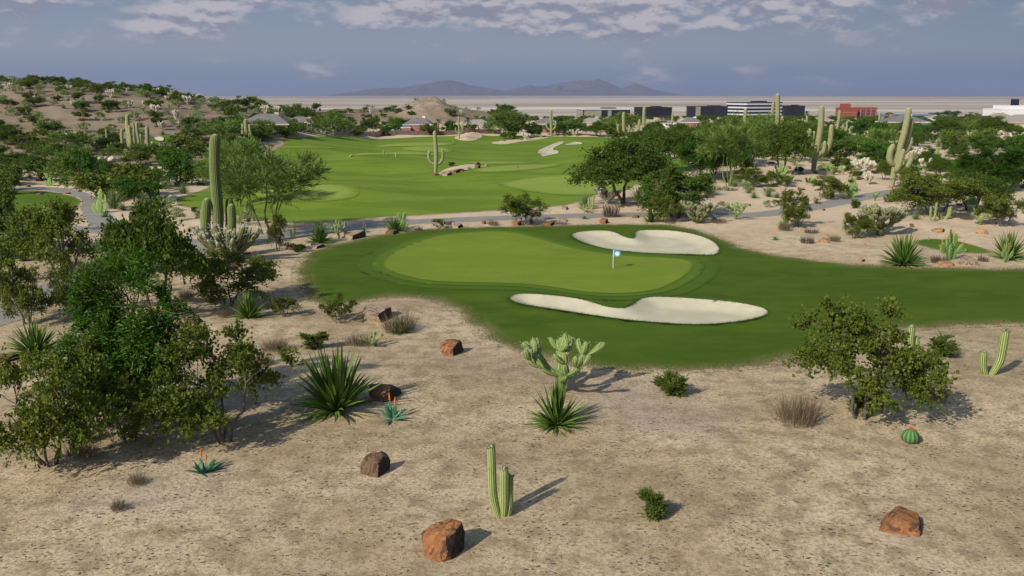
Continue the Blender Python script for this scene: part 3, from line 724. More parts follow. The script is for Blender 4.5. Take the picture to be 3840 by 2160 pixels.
def pear(seed, n=9):
    rr = np.random.default_rng(seed); parts = []; hi = 0; wx = 0
    def pad(p, d, s_, nrm):
        mb = MB(); u = np.cross(d, nrm); u /= np.linalg.norm(u); nrm = np.cross(u, d)
        na, nb = 12, 8; V = []; rb = []
        for i in range(nb + 1):
            ph = PI * i / nb; z = -math.cos(ph)
            for j in range(na):
                th = 2 * PI * j / na; rr_ = math.sin(ph)
                wid = .34 * (1 + .25 * z)
                V.append(p + d * (s_ * (.5 + .5 * z)) + u * (s_ * wid * rr_ * math.cos(th)) + nrm * (s_ * .07 * rr_ * math.sin(th))); rb.append(abs(math.cos(th)))
        idx = np.arange((nb + 1) * na).reshape(nb + 1, na); b2 = np.roll(idx, -1, 1)
        mb.add(V, np.stack([idx[:-1], b2[:-1], b2[1:], idx[1:]], -1).reshape(-1, 4), 0, True, rb)
        k = 14; t2 = rr.uniform(.3, 1.0, k); sg = rr.uniform(-1, 1, k)
        pp = np.array([p + d * s_ * t2[j] + u * s_ * .33 * sg[j] + nrm * s_ * .05 for j in range(k)])
        leaves(mb, pp, nrm[None] + rdir(rr, k) * .7, rdir(rr, k), s_ * .09, s_ * .018, 1)
        return mb, u
    queue = [(np.array([0, 0, -.03]), np.array([.1, 0, 1.0]), .42, np.array([.2, -1, 0])), (np.array([.12, .05, -.03]), np.array([.6, .1, .9]), .36, np.array([-.3, -1, 0])), (np.array([-.1, -.03, -.02]), np.array([-.6, -.1, .9]), .34, np.array([.3, -1, 0]))]
    while queue and len(parts) < n:
        p, d, s_, nr = queue.pop(0); d = d / np.linalg.norm(d)
        mb, u = pad(p, d, s_, nr); fr = []
        leafy = len(parts) + len(queue) >= n - 3
        for q in range(rr.integers(1, 3)):
            sg = rr.uniform(-1, 1); tp = p + d * s_ * (1 - .22 * sg * sg) + u * s_ * .33 * sg
            nd = d * .7 + u * sg * 1.0 + np.array([0, rr.uniform(-.3, .3), .35])
            if not leafy: queue.append((tp - nd * .02, nd, s_ * rr.uniform(.72, .92), nr + rdir(rr, 1)[0] * .5))
            else:
                fb = MB(); tube(fb, [tp - nd * .01, tp + nd * .03, tp + nd * .06], [.010, .019, .012], 6); fr.append(('fruit', fb.mesh('fruit', m_fruit)))
        parts.append(('pad', mb.mesh('pad', [m_pear, m_spine]), fr))
        tp = p + d * s_; hi = max(hi, tp[2]); wx = max(wx, abs(tp[0]))
    return {'parts': parts, 'h': hi, 'w': 2 * wx + .3}
asset('pea', pear(1, 8), pear(2, 10), pear(5, 7))
def barrel():
    t = np.linspace(0, 1, 12); rad = .5 * np.sin(np.clip(t * .93 + .05, 0, 1) * PI) ** .55; pts = np.stack([t * 0, t * 0, t * .72 - .06], 1)
    mb = MB(); tube(mb, pts, rad, 0, 11, .24, True, 0); fl = []
    rr = np.random.default_rng(3)
    for i in range(5):
        f = MB(); a = i * 1.26; x, y = .09 * math.cos(a), .09 * math.sin(a)
        leaves(f, np.tile([x, y, .66], (9, 1)), rdir(rr, 9) * .8 + [0, 0, .7], rdir(rr, 9), .13, .05); fl.append(('blossom', f.mesh('blossom', m_orange), []))
    return {'parts': [('body', mb.mesh('body', m_brl), [])] + fl, 'h': .78, 'w': 1.0}
asset('brl', barrel())
def palm(seed, H_=7.0):
    r = np.random.default_rng(seed); tr = MB(); tube(tr, bent((0, 0, -.2), (.2, 0, H_ * .72), r, .05, 8), np.linspace(.28, .2, 8), 8)
    cr = MB()
    for i in range(26):
        a = r.uniform(0, 2 * PI); el = math.radians(r.uniform(-25, 75)); L = r.uniform(1.8, 2.6)
        d = np.array([math.cos(a) * math.cos(el), math.sin(a) * math.cos(el), math.sin(el)]); t = np.linspace(.15, 1, 14)
        c = np.array([.2, 0, H_ * .72]) + d * (t * L)[:, None]; c[:, 2] -= .42 * L * t ** 2
        sd = np.array([-math.sin(a), math.cos(a), -.35])
        for sg in (1, -1):
            leaves(cr, c, np.tile(sd * sg * [1, 1, 1] + d * .5, (14, 1)) * np.array([1, 1, sg]) if False else np.tile(np.array([sd[0] * sg, sd[1] * sg, -.35]) + d * .5, (14, 1)), np.tile([0, 0, 1.], (14, 1)), .75 * np.sin(t * PI * .8 + .3), .13)
    P_ = np.concatenate(cr.v)
    return {'parts': [('trunk', tr.mesh('trunk', m_brown), []), ('crown', cr.mesh('crown', m_plm), [])], 'h': float(P_[:, 2].max()), 'w': float(np.ptp(P_[:, 0]))}
asset('plm', palm(1), palm(2))
print('assets', round(time.time() - T0, 1))

# ------------------------------------------------------------------ object helpers
def obj(name, me, parent=None):
    o = bpy.data.objects.new(name, me); C.objects.link(o)
    if parent: o.parent = parent
    return o
def tag(o, label, cat=None, group=None, kind=None):
    if label: o['label'] = label
    if cat: o['category'] = cat
    if group: o['group'] = group
    if kind: o['kind'] = kind
    return o
KIND = {'olv': ('desert_shrub', 'shrub'), 'frn': ('fern_leaf_tree', 'tree'), 'drk': ('spreading_tree', 'tree'), 'pal': ('palo_verde_tree', 'tree'),
        'olvf': ('desert_shrub', 'shrub'), 'frnf': ('leafy_tree', 'tree'), 'palf': ('palo_verde_tree', 'tree'), 'pbf': ('pale_bush', 'bush'), 'bsh': ('low_bush', 'bush'), 'cre': ('desert_shrub', 'shrub'),
        'yuc': ('yucca', 'yucca'), 'spn': ('desert_spoon', 'plant'), 'alo': ('aloe', 'aloe'), 'grs': ('dry_grass_tuft', 'dry grass'), 'brs': ('dead_brush_clump', 'dry brush'),
        'rk0': ('rock', 'rock'), 'rk1': ('rock', 'rock'), 'rk2': ('rock', 'rock'), 'rk3': ('rock', 'rock'), 'org': ('column_cactus', 'cactus'), 'chw': ('cholla_cactus', 'cactus'), 'chg': ('cholla_cactus', 'cactus'),
        'chc': ('cholla_cactus', 'cactus'), 'chgf': ('cholla_cactus', 'cactus'), 'pea': ('prickly_pear', 'cactus'), 'brl': ('barrel_cactus', 'cactus'), 'plm': ('palm_tree', 'palm')}
rng = random.Random(7)
def build(a, name, label, cat, loc, scale, rz=0, group=None, ry=0):
    if a['parts'] is None: o = obj(name, a['mesh'])
    else:
        o = obj(name, None); o.empty_display_size = .3
        for pn, me, ch in a['parts']:
            c = obj(pn, me, o)
            for cn, cm in ch: obj(cn, cm, c)
    o.location = loc; o.rotation_euler = (0, ry, rz); o.scale = scale
    return tag(o, label, cat, group)
def dims(px, py, hpx, wpx):
    x, y = unproj(px, py, hs)
    z = H(x, y)
    depth = y * CP + (CAMZ - z) * SP
    k = -(py - hpx - CY) / F
    dz = y * (k * CP - SP) / (CP + k * SP)
    hh = CAMZ + dz - z
    return x, y, z, hh, (wpx or 0) * depth / F
def put(kind, px, py, hpx, wpx, label, group=None, var=None, rz=None, a=None):
    x, y, z, hh, w = dims(px, py, hpx, wpx)
    name, cat = KIND[kind] if kind in KIND else ('saguaro_cactus', 'cactus')
    if a is None: a = A[kind][(var if var is not None else rng.randrange(len(A[kind]))) % len(A[kind])]
    sz = hh / a['h']; sx = (w / a['w']) if wpx else sz
    if kind[:2] == 'rk': sy = sx * .85; sz *= .80
    else: sy = sx
    if rz is None: rz = rng.uniform(0, 2 * PI) if kind not in ('pea', 'alo') and kind[:2] != 'rk' else rng.uniform(-.5, .5)
    return build(a, name, label, cat, (x, y, z - .02 * hh), (sx, sy * (.82 if kind in ('olv', 'frn', 'drk', 'pal') else 1), sz), rz, group)

#PART2
# ------------------------------------------------------------------ ground and sheets
def sink(z, polys, x, y, depth, w):
    for p in polys: z = z - depth * (1.8 * sst(0, w, pdist(p, x, y, 2)) if (p is BUNK_A or p is BUNK_B) else sst(w * 1.2, w * 2.4, pdist(p, x, y, 2)))
    return z
rad = np.concatenate([[0.5, 2, 4, 6], np.geomspace(8, 38500, 740)])
ang = np.concatenate([np.radians(np.linspace(-42, 42, 300)), np.radians(np.linspace(45, 315, 60))])
RR, AA = np.meshgrid(rad, ang, indexing='ij'); gx = RR * np.sin(AA); gy = RR * np.cos(AA)
gz = hs(gx, gy)
for p in GOLF: gz = gz - .30 * sst(.5, 2.2, pdist(p, gx, gy, 2))
gm = MB(); na = len(ang); idx = np.arange(len(rad) * na).reshape(len(rad), na); nx = np.roll(idx, -1, 1)
Q = np.stack([idx[:-1], nx[:-1], nx[1:], idx[1:]], -1).reshape(-1, 4)
gm.add(np.stack([gx, gy, gz], -1).reshape(-1, 3), Q[:, ::-1], 0, True)
me = gm.mesh('ground', m_sand); tag(obj('ground', me), None, None, None, 'structure')
print('ground', round(time.time() - T0, 1))

def sheet(name, poly, step, lift, mat, above=(), sd=.1, sw=.6):
    e = np.roll(poly, -1, 0) - poly; L = np.linalg.norm(e, axis=1)
    out = []
    for p, d, l in zip(poly, e, L):
        k = max(1, int(round(l / (step * .6))))
        for i in range(k): out.append(p + d * i / k)
    out = np.array(out); keep = [0]
    for i in range(1, len(out)):
        if np.linalg.norm(out[i] - out[keep[-1]]) > step * .22: keep.append(i)
    out = out[keep]
    lo = poly.min(0); hi = poly.max(0)
    X, Y = np.meshgrid(np.arange(lo[0], hi[0], step), np.arange(lo[1], hi[1], step * .87))
    X = X + (np.arange(X.shape[0]) % 2)[:, None] * step * .5
    r = np.random.default_rng(1); X = (X + r.uniform(-.1, .1, X.shape) * step).ravel(); Y = (Y + r.uniform(-.1, .1, Y.shape) * step).ravel()
    m = pdist(poly, X, Y, 2) > step * .35; pts = np.concatenate([out, np.stack([X[m], Y[m]], 1)])
    ed = [(i, (i + 1) % len(out)) for i in range(len(out))]
    v, _, f, _, _, _ = delaunay_2d_cdt([Vector(p) for p in pts], ed, [], 0, 1e-5, False)
    v = np.array([tuple(q) for q in v]); f = np.array([t for t in f if len(t) == 3])
    cen = v[f].mean(1); f = f[pdist(out, cen[:, 0], cen[:, 1], 2) > 0]
    ds = np.hypot(v[:, 0], v[:, 1])
    z = hs(v[:, 0], v[:, 1]) + lift * (1 + ds / 100)
    z = sink(z, above, v[:, 0], v[:, 1], sd, sw)
    mb = MB(); a, b_, c = v[f[:, 0]], v[f[:, 1]], v[f[:, 2]]
    cr = (b_[:, 0] - a[:, 0]) * (c[:, 1] - a[:, 1]) - (b_[:, 1] - a[:, 1]) * (c[:, 0] - a[:, 0])
    f = np.where((cr < 0)[:, None], f[:, ::-1], f)
    mb.add(np.column_stack([v, z]), f, 0, True)
    me = mb.mesh(name, mat)
    at = me.attributes.new('edge', 'FLOAT', 'POINT'); at.data.foreach_set('value', np.clip(pdist(poly, v[:, 0], v[:, 1], 2), 0, 8))
    return tag(obj(name, me), None, None, None, 'structure')
RING2 = grow(GREEN, 2.3); RING = grow(GREEN, 1.0)
sheet('rough_grass_ground', ROUGH, .75, .012, m_rough, [RING2, BUNK_A, BUNK_B], .09, .5)
sheet('outer_collar_ground', RING2, .6, .026, m_ring2, [RING, BUNK_A], .08, .5)
sheet('collar_ground', RING, .6, .040, m_ring, [GREEN], .07, .5)
sheet('putting_green_ground', GREEN, .8, .054, m_green)
sheet('sand_bunker', BUNK_A, .45, .05, m_bunk); sheet('sand_bunker', BUNK_B, .4, .05, m_bunk)
sheet('practice_field_ground', FAIR, 2.2, .015, m_fair, PG + PB + [SM, SI, SP2], .16, 1.6)
for p in PG: sheet('practice_green_ground', p, 2.2, .03, m_pg)
for p in PB: sheet('sand_bunker', p, 1.6, .04, m_bunk)
for p in GB: sheet('sand_bunker', p, 2.0, .09, m_bunk)
sheet('sand_mound', SM, 1.0, .03, m_sand); sheet('sand_island', SI, .8, .03, m_sand); sheet('sand_strip', SP2, 1.2, .03, m_sand)
for k, p in GR.items(): sheet('grass_strip_ground', p, 1.6, .02, m_other, GB if k in ('hill', 'below') else ())
for p in PATHS: sheet('cart_path', p, 1.1, .014, m_path)
print('sheets', round(time.time() - T0, 1))

# grass blades standing along the bunker lips and the worn edge of the rough
r = np.random.default_rng(5)
def edge_pts(poly, per_m, a, b):
    e = np.roll(poly, -1, 0) - poly; L = np.linalg.norm(e, axis=1); k = int(L.sum() * per_m)
    i = r.choice(len(poly), k, p=L / L.sum()); t = r.random(k)[:, None]
    q = grow(poly, 1.0) - poly
    return poly[i] + e[i] * t + q[i] * r.uniform(a, b, k)[:, None]
mb = MB()
for poly, per, a, b, hgt in ((BUNK_A, 75, -.12, .25, .20), (BUNK_B, 75, -.12, .25, .18), (ROUGH, 90, -1.5, .15, .11)):
    q = edge_pts(poly, per, a, b); q = q[(np.abs(q[:, 0]) < q[:, 1] * .62)]
    z = hs(q[:, 0], q[:, 1]); k = len(q)
    leaves(mb, np.column_stack([q, z]), np.array([0, 0, 1.]) + rdir(r, k) * .5, rdir(r, k), hgt * r.uniform(.4, 1.3, k), .03)
tag(obj('grass_blades', mb.mesh('grass_blades', m_lip)), 'short green grass blades standing along the bunker lips and the edge of the rough', 'grass', None, 'stuff')
# scattered small stones in the near sand
mb = MB(); k = 2600
yy = 24 + 60 * r.random(k) ** 1.6; xx = r.uniform(-.62, .62, k) * yy
ok = (pdist(ROUGH, xx, yy, 3) < -.8); xx, yy = xx[ok], yy[ok]; zz = hs(xx, yy)
ico = np.array([(0, 0, .8), (1, 0, .1), (.2, .9, 0), (-.8, .5, .1), (-.7, -.6, 0), (.3, -.9, .1)])
fc = np.array([(0, 1, 2), (0, 2, 3), (0, 3, 4), (0, 4, 5), (0, 5, 1)])
for x, y, z in zip(xx, yy, zz):
    s_ = r.uniform(.018, .05) * (1.6 if r.random() < .05 else 1); a = r.uniform(0, 6.3); c_, n_ = math.cos(a), math.sin(a)
    V = ico * s_ * r.uniform(.6, 1.3, (6, 1)); V = np.column_stack([V[:, 0] * c_ - V[:, 1] * n_ * .7, V[:, 0] * n_ + V[:, 1] * c_ * .7, V[:, 2]]) + (x, y, z)
    mb.add(V, fc, 0)
tag(obj('gravel', mb.mesh('gravel', m_rock[1])), 'small dark stones scattered over the bare sand', 'gravel', None, 'stuff')

# ------------------------------------------------------------------ mountains on the horizon
def at_depth(px, py, y):
    k = -(py - CY) / F; q = CP + k * SP
    return (px - CX) / F / q * y, CAMZ + y * (-SP + k * CP) / q
m_mtn, nt, b = newmat('mountain_rock'); s = N(nt); ps = s.pos()
col = s.mix(s.ramp(s.noise(ps, .0016, 6, .7), .35, .65), (.06, .055, .07), (.10, .09, .10))
col = s.mix(s.math('MULTIPLY', s.ramp(s.noise(s.scl(ps, (1, 1, 2.2)), .004, 4, .7), .60, .72), .6), col, (.26, .23, .21))
s.link(col, b.inputs['Base Color']); b.inputs['Roughness'].default_value = 1
def mountain(name, prof, yd, thick, seed):
    px = np.array([p[0] for p in prof]); py = np.array([p[1] for p in prof])
    nX, nY = 260, 61; u = np.linspace(px[0], px[-1], nX); yo = np.linspace(-1, 1, nY)
    U, Y = np.meshgrid(u, yo, indexing='ij')
    top = np.interp(U, px, py); x, zt = at_depth(U, top, yd)
    base = -29; hgt = zt - base
    f = np.clip(1 - np.abs(Y), 0, 1) ** 1.25
    sx = x / 900; sy = Y * thick / 900
    n = vnoise(sx * 1.3, sy * 1.3, seed) + .6 * vnoise(sx * 3, sy * 3, seed + 1) + .35 * vnoise(sx * 7, sy * 7, seed + 2)
    ridge = 1 - .95 * np.abs(n) * np.minimum(np.abs(Y) * 5, 1)
    z = base + hgt * f * ridge
    V = np.stack([x, yd + Y * thick, z], -1).reshape(-1, 3); idx = np.arange(nX * nY).reshape(nX, nY)
    mb = MB(); mb.add(V, np.stack([idx[:-1, :-1], idx[1:, :-1], idx[1:, 1:], idx[:-1, 1:]], -1).reshape(-1, 4), 0, True)
    return tag(obj(name, mb.mesh(name, m_mtn)), None, None, None, 'structure')
mountain('mountain', [(850,236),(900,229),(935,223),(965,221),(1010,221),(1050,213),(1082,210),(1104,204),(1130,200.5),(1146,204),(1165,208),(1180,214),(1215,220),(1265,228),(1330,236)], 24000, 2600, 3)
mountain('mountain', [(1230,236),(1282,225),(1310,219),(1333,213.5),(1347,217),(1378,216),(1400,210),(1440,205),(1462,201.5),(1482,203),(1505,198.5),(1528,207),(1555,219),(1590,228),(1640,236)], 26000, 2600, 11)
mountain('mountain', [(1520,236),(1555,226),(1575,218),(1598,209.5),(1622,218),(1650,227),(1700,236)], 25000, 1500, 23)

# ------------------------------------------------------------------ buildings
m_gl = solid('dark_glass', (.010, .013, .026), (.016, .020, .034), .05, .55, 0, .12)
m_wh = solid('white_band', (.62, .64, .68), (.55, .56, .60), .05)
m_tan = solid('olive_cladding', (.27, .26, .20), (.22, .215, .165), .1)
m_red = solid('red_brick', (.30, .075, .045), (.24, .06, .04), .1)
m_dk = solid('dark_cladding', (.030, .020, .024), (.022, .018, .024), .1)
m_band = solid('grey_band', (.07, .075, .10), (.05, .055, .08), .1)
m_bw = solid('blue_pane', (.03, .05, .14), (.05, .07, .18), .1, .3)
m_roofg = solid('grey_roof', (.20, .185, .19), (.155, .145, .15), .8)
m_roofl = solid('pale_roof', (.33, .305, .295), (.27, .25, .245), .8)
m_cream = solid('cream_wall', (.62, .52, .40), (.55, .45, .35), .5)
m_brick = solid('pink_brick', (.38, .17, .145), (.30, .13, .115), .9)
m_white = solid('white_trim', (.75, .75, .76), (.68, .68, .70), .5)
m_tanwall = solid('tan_block', (.46, .33, .24), (.40, .28, .205), 1.2)
m_darkfence = solid('brown_fence', (.15, .105, .085), (.11, .08, .07), 1.2)
m_win = solid('window_glass', (.03, .035, .05), (.05, .06, .08), 1, .15, 0, .5)
def bx(name, dims_, mat, par, c=(0, 0, 0)):
    mb = MB(); x, y, z = dims_; mb.box(c[0] - x / 2, c[0] + x / 2, c[1] - y / 2, c[1] + y / 2, c[2], c[2] + z)
    return obj(name, mb.mesh(name, mat), par)
def office(label, x0, x1, ytop, yd, dep, rot, mats_, bands, rooftop=True, corner=None):
    """flat-roofed office block: walls, a band per storey, parapet and roof plant"""
    xa, zt = at_depth(x0, ytop, yd); xb, _ = at_depth(x1, ytop, yd); w = (xb - xa); hgt = zt + 27
    e = obj('office_building', None); e.location = ((xa + xb) / 2, yd + dep / 2, -27); e.rotation_euler = (0, 0, rot)
    c, s_ = abs(math.cos(rot)), abs(math.sin(rot)); ww = (w - dep * s_) / c
    bx('wall', (ww, dep, hgt), mats_[0], e)
    n = bands
    for i in range(n):
        z = hgt * (i + .45) / n
        bx('window_band', (ww + .5, dep + .5, hgt / n * .42), mats_[1], e, (0, 0, z))
    bx('roof', (ww - .9, dep - .9, .7), m_dk if mats_[0] is m_gl else mats_[0], e, (0, 0, hgt))
    bx('parapet', (ww + 1, .8, 1.5), mats_[2], e, (0, -dep / 2, hgt)); bx('parapet', (ww + 1, .8, 1.5), mats_[2], e, (0, dep / 2, hgt))
    for sg_ in (-1, 1): bx('parapet', (.8, dep - .9, 1.48), mats_[2], e, (sg_ * ww / 2, 0, hgt))
    if rooftop: bx('roof_plant', (ww * .3, dep * .3, 1.6), m_dk, e, (ww * .12, 0, hgt + 1.4))
    tag(e, label, 'office building'); return e, ww, hgt
e, w_, h_ = office('low dark glass office block with a plain olive end, leftmost of the far offices', 1457, 1586, 276, 1450, 60, .12, (m_gl, m_dk, m_wh), 4)
bx('cladding_panel', (28, 1.2, h_ - 1), m_tan, e, (-w_ / 2 + 14.5, -30.8, 0)); bx('cladding_panel', (6, 1.2, h_ - 1), m_tan, e, (-w_ / 2 + 42, -30.8, 0))
bx('cladding_panel', (1.2, 50, h_ - 1), m_tan, e, (-w_ / 2 - .9, 0, 0))
office('small black glass office block behind the slim three-armed saguaro', 1603, 1693, 272, 1480, 45, .35, (m_gl, m_dk, m_dk), 5)
e, w_, h_ = office('long low dark office block left of the banded tower', 1741, 1846, 270, 1500, 50, .1, (m_gl, m_dk, m_dk), 4)
bx('cladding_panel', (8, 1.2, h_ + 1), m_tan, e, (-w_ / 2 + 4.5, -25.8, 0))
e, w_, h_ = office('tallest far office block with white horizontal bands on dark glass', 1842, 1976, 259, 1470, 52, .42, (m_gl, m_wh, m_band), 5)
office('dark office block just right of the banded tower', 1974, 2026, 268, 1560, 30, .1, (m_gl, m_dk, m_dk), 4)
e, w_, h_ = office('red brick building with a grid of blue windows on the plain', 2162, 2207, 272.5, 1500, 24, 0, (m_red, m_red, m_red), 4, False)
for i in range(5):
    for j in range(3): bx('window', (3.0, .6, 2.6), m_bw, e, (-w_ / 2 + 5 + i * (w_ - 8) / 4.5, -12.5, 3.5 + j * 4.6))
for i in range(4): bx('pilaster', (.6, .5, h_ - .5), m_tanwall, e, (-w_ / 2 + 2.4 + i * (w_ - 4) / 3, -12.6, 0))
e, w_, h_ = office('windowless red brick wing with a small block on its roof', 2117, 2157, 273, 1490, 26, 0, (m_red, m_red, m_red), 3, False)
bx('roof_block', (14, 12, 6.5), m_red, e, (-w_ * .1, 0, h_ + 1.4)); 
for j in range(3): bx('string_course', (w_ + 1, 27, .4), m_tanwall, e, (0, 0, 3 + j * 4.4))
e, w_, h_ = office('bright white stepped building at the right end of the plain', 2519, 2620, 277, 1300, 50, 0, (m_white, m_white, m_white), 2, False)
bx('upper_block', (w_ * .8, 40, 5), m_white, e, (w_ * .1, 0, h_ + 1.4)); bx('dark_fin', (8, 8, 9), m_gl, e, (w_ * .02 + 2, 0, h_ + 6.4))
# pond on the plain
xa, ya = unproj(2200, 295.5); wm = MB(); P4 = [unproj(2204, 294), unproj(2364, 294.5), unproj(2364, 288), unproj(2204, 287)]
m_water, nt, b = newmat('blue_water'); b.inputs['Base Color'].default_value = (.07, .22, .42, 1); b.inputs['Roughness'].default_value = .35
wm.add([(x, y, H(x, y) + .35) for x, y in P4], np.array([(0, 1, 2, 3)]), 0); tag(obj('water', wm.mesh('water', m_water)), None, None, None, 'structure')

def house(label, x0, x1, ytop, ybase, mats_, asp=.8, rot=0, chim=0, two=False, zoff=0, wing=None, rh=.38, name='house'):
    """hip-roofed house: base corners read from the picture, real size at its distance"""
    bxp, byp = unproj((x0 + x1) / 2, ybase, hs); z0 = H(bxp, byp); W = (x1 - x0) / F * (byp * CP); D = W * asp
    y0 = byp + D / 2; _, zt = at_depth((x0 + x1) / 2, ytop, y0); hgt = zt - z0; wh = hgt * (1 - rh)
    e = obj(name, None); e.location = (bxp, y0, z0 - .3); e.rotation_euler = (0, 0, rot)
    wall, roof, trim = mats_
    def block(W, D, cx, cy, wh, hgt, ridge=.35):
        bx('wall', (W * .92, D * .92, wh + .3), wall, e, (cx, cy, 0))
        mb = MB(); a, d = W / 2, D / 2; r_ = W * ridge / 2; o = wh + .25
        V = [(cx - a, cy - d, o), (cx + a, cy - d, o), (cx + a, cy + d, o), (cx - a, cy + d, o), (cx - r_, cy, hgt + .3), (cx + r_, cy, hgt + .3)]
        mb.add(V, [np.array([(0, 1, 5, 4), (2, 3, 4, 5), (3, 2, 1, 0)]), np.array([(1, 2, 5), (3, 0, 4)])])
        rf = obj('roof', mb.mesh('roof', roof), e)
        bx('fascia', (W * 1.01, D * 1.01, .28), trim, rf, (cx, cy, o - .30))
        return rf
    rf = block(W, D, 0, 0, wh, hgt)
    if wing: block(W * wing[1], D * .7, wing[0] * W, -D * .35, wh * wing[2], hgt * wing[2], .2)
    for i in range(chim): bx('chimney', (1.1, 1.0, hgt * .32), wall if i else trim, rf, (W * (.18 - .45 * i), D * .05, hgt * .83))
    nw = 2 if not two else 4
    for i in range(max(2, int(W / 4.5))):
        for j in range(2 if two else 1):
            fx = -W * .38 + i * W * .76 / max(1, int(W / 4.5) - 1); ww = bx('window', (1.3, .16, 1.3), trim, e, (fx, -D * .46 - .06, wh * (.3 + .42 * j) if two else wh * .38))
            bx('pane', (1.0, .10, 1.0), m_win, ww, (fx, -D * .46 - .15, (wh * (.3 + .42 * j) if two else wh * .38) + .15))
    bx('door', (1.1, .16, 2.1), m_darkfence, e, (W * .1, -D * .46 - .07, .3))
    return tag(e, label, 'house')
CR = (m_cream, m_roofg, m_cream); CL = (m_cream, m_roofl, m_cream); BR = (m_brick, m_roofg, m_white); BL = (m_white, m_roofl, m_white)
house('large beige house with a tall grey hip roof behind the left trees', 598, 728, 286, 331, CR, .7, 0, 1, False, rh=.55)
house('long low beige house wing under a flat grey roof beside the tall hip roof', 716, 788, 294, 327, CR, .5, 0, 0, False, rh=.35)
house('pink brick house with white trim below the bare pointed mound', 1013, 1088, 296, 338, BR, .8, 0, 1, True, wing=(-.38, .35, .72))
house('small pink brick garage left of the brick house by the field wall', 968, 990, 318, 338, BR, .8, name='garage')
house('peach house with pale roofs behind the slim saguaro on the sand mound', 1158, 1238, 300, 333, CL, .7, 0, 0, True, wing=(.3, .4, .7))
house('pink brick house with chimney behind the middle three-armed saguaro', 1345, 1408, 297, 333, BR, .8, 0, 1, True)
house('cream house with wide pale roof below the olive-clad office', 1460, 1522, 296, 326, CL, .7, 0, 1)
house('white-roofed house showing between the tree tops below the black office', 1640, 1714, 303, 318, BL, .6)
house('grey-roofed house left of the large palo verde crown', 1716, 1768, 296, 324, BR, .8, 0, 1)
house('low grey-roofed house in the gap above the dark tree tops', 1692, 1736, 310, 330, BR, .8)
house('pale house tucked below the banded tower', 1900, 1950, 297, 312, CL, .8, 0, 1)
house('cream house with pale roofs right of the tallest saguaro', 2040, 2098, 294, 314, CL, .7)
house('white gabled house beside the clustered saguaro columns', 2108, 2151, 301, 320, BL, .7)
house('wide pink brick house with two white chimneys behind the leaning saguaro', 2226, 2338, 291, 330, BR, .6, 0, 2)
house('small pink brick pavilion with pointed grey roof right of the leaning saguaro', 2312, 2356, 309, 342, BR, .9)
house('grey-roofed house with chimney behind the wide brick house', 2330, 2375, 290, 306, BL, .8, 0, 1)
house('cream house with two chimneys below the white stepped building', 2496, 2548, 284, 306, CL, .7, 0, 2)
house('tall cream house cut by the right edge of the picture', 2532, 2640, 288, 338, CL, .7, 0, 0, True)
house('small cream summer house with low gable at the right edge', 2524, 2572, 316, 336, CL, .7)
def wall_run(name, cat, label, pts, hgt, mat, post):
    p = P(*pts); e = obj(name, None); x0, y0 = p[0]; e.location = (x0, y0, H(x0, y0))
    for i in range(len(p) - 1):
        L = np.linalg.norm(p[i + 1] - p[i]); k = max(1, int(L / 5)); 
        for j in range(k):
            a = p[i] + (p[i + 1] - p[i]) * j / k; b_ = p[i] + (p[i + 1] - p[i]) * (j + 1) / k
            z = min(H(*a), H(*b_)) - H(x0, y0); d = b_ - a; l = np.linalg.norm(d); n = np.array([-d[1], d[0]]) / l
            o = np.array([x0, y0]); mb = MB(); V = []
            for zz in (z - .6, z + hgt):
                for q, sg in ((a, 1), (b_, 1), (b_, -1), (a, -1)): V.append((*(q - o + n * .12 * sg), zz))
            mb.add(V, np.array([(0, 1, 5, 4), (1, 2, 6, 5), (2, 3, 7, 6), (3, 0, 4, 7), (4, 5, 6, 7)])); obj('panel', mb.mesh('panel', mat), e)
            mb = MB(); q = a - o; mb.box(q[0] - .22, q[0] + .22, q[1] - .22, q[1] + .22, z - .6, z + hgt + .12); obj('post', mb.mesh('post', post), e)
    return tag(e, label, cat)
wall_run('garden_wall', 'wall', 'tan block wall along the far left edge of the practice field', ((838, 341), (900, 341), (975, 341)), 1.9, m_tanwall, m_tanwall)
wall_run('brown_fence', 'fence', 'dark brown fence behind the far edge of the practice field', ((978, 340.5), (1080, 340.5), (1160, 340), (1240, 339), (1262, 339)), 1.7, m_darkfence, m_darkfence)

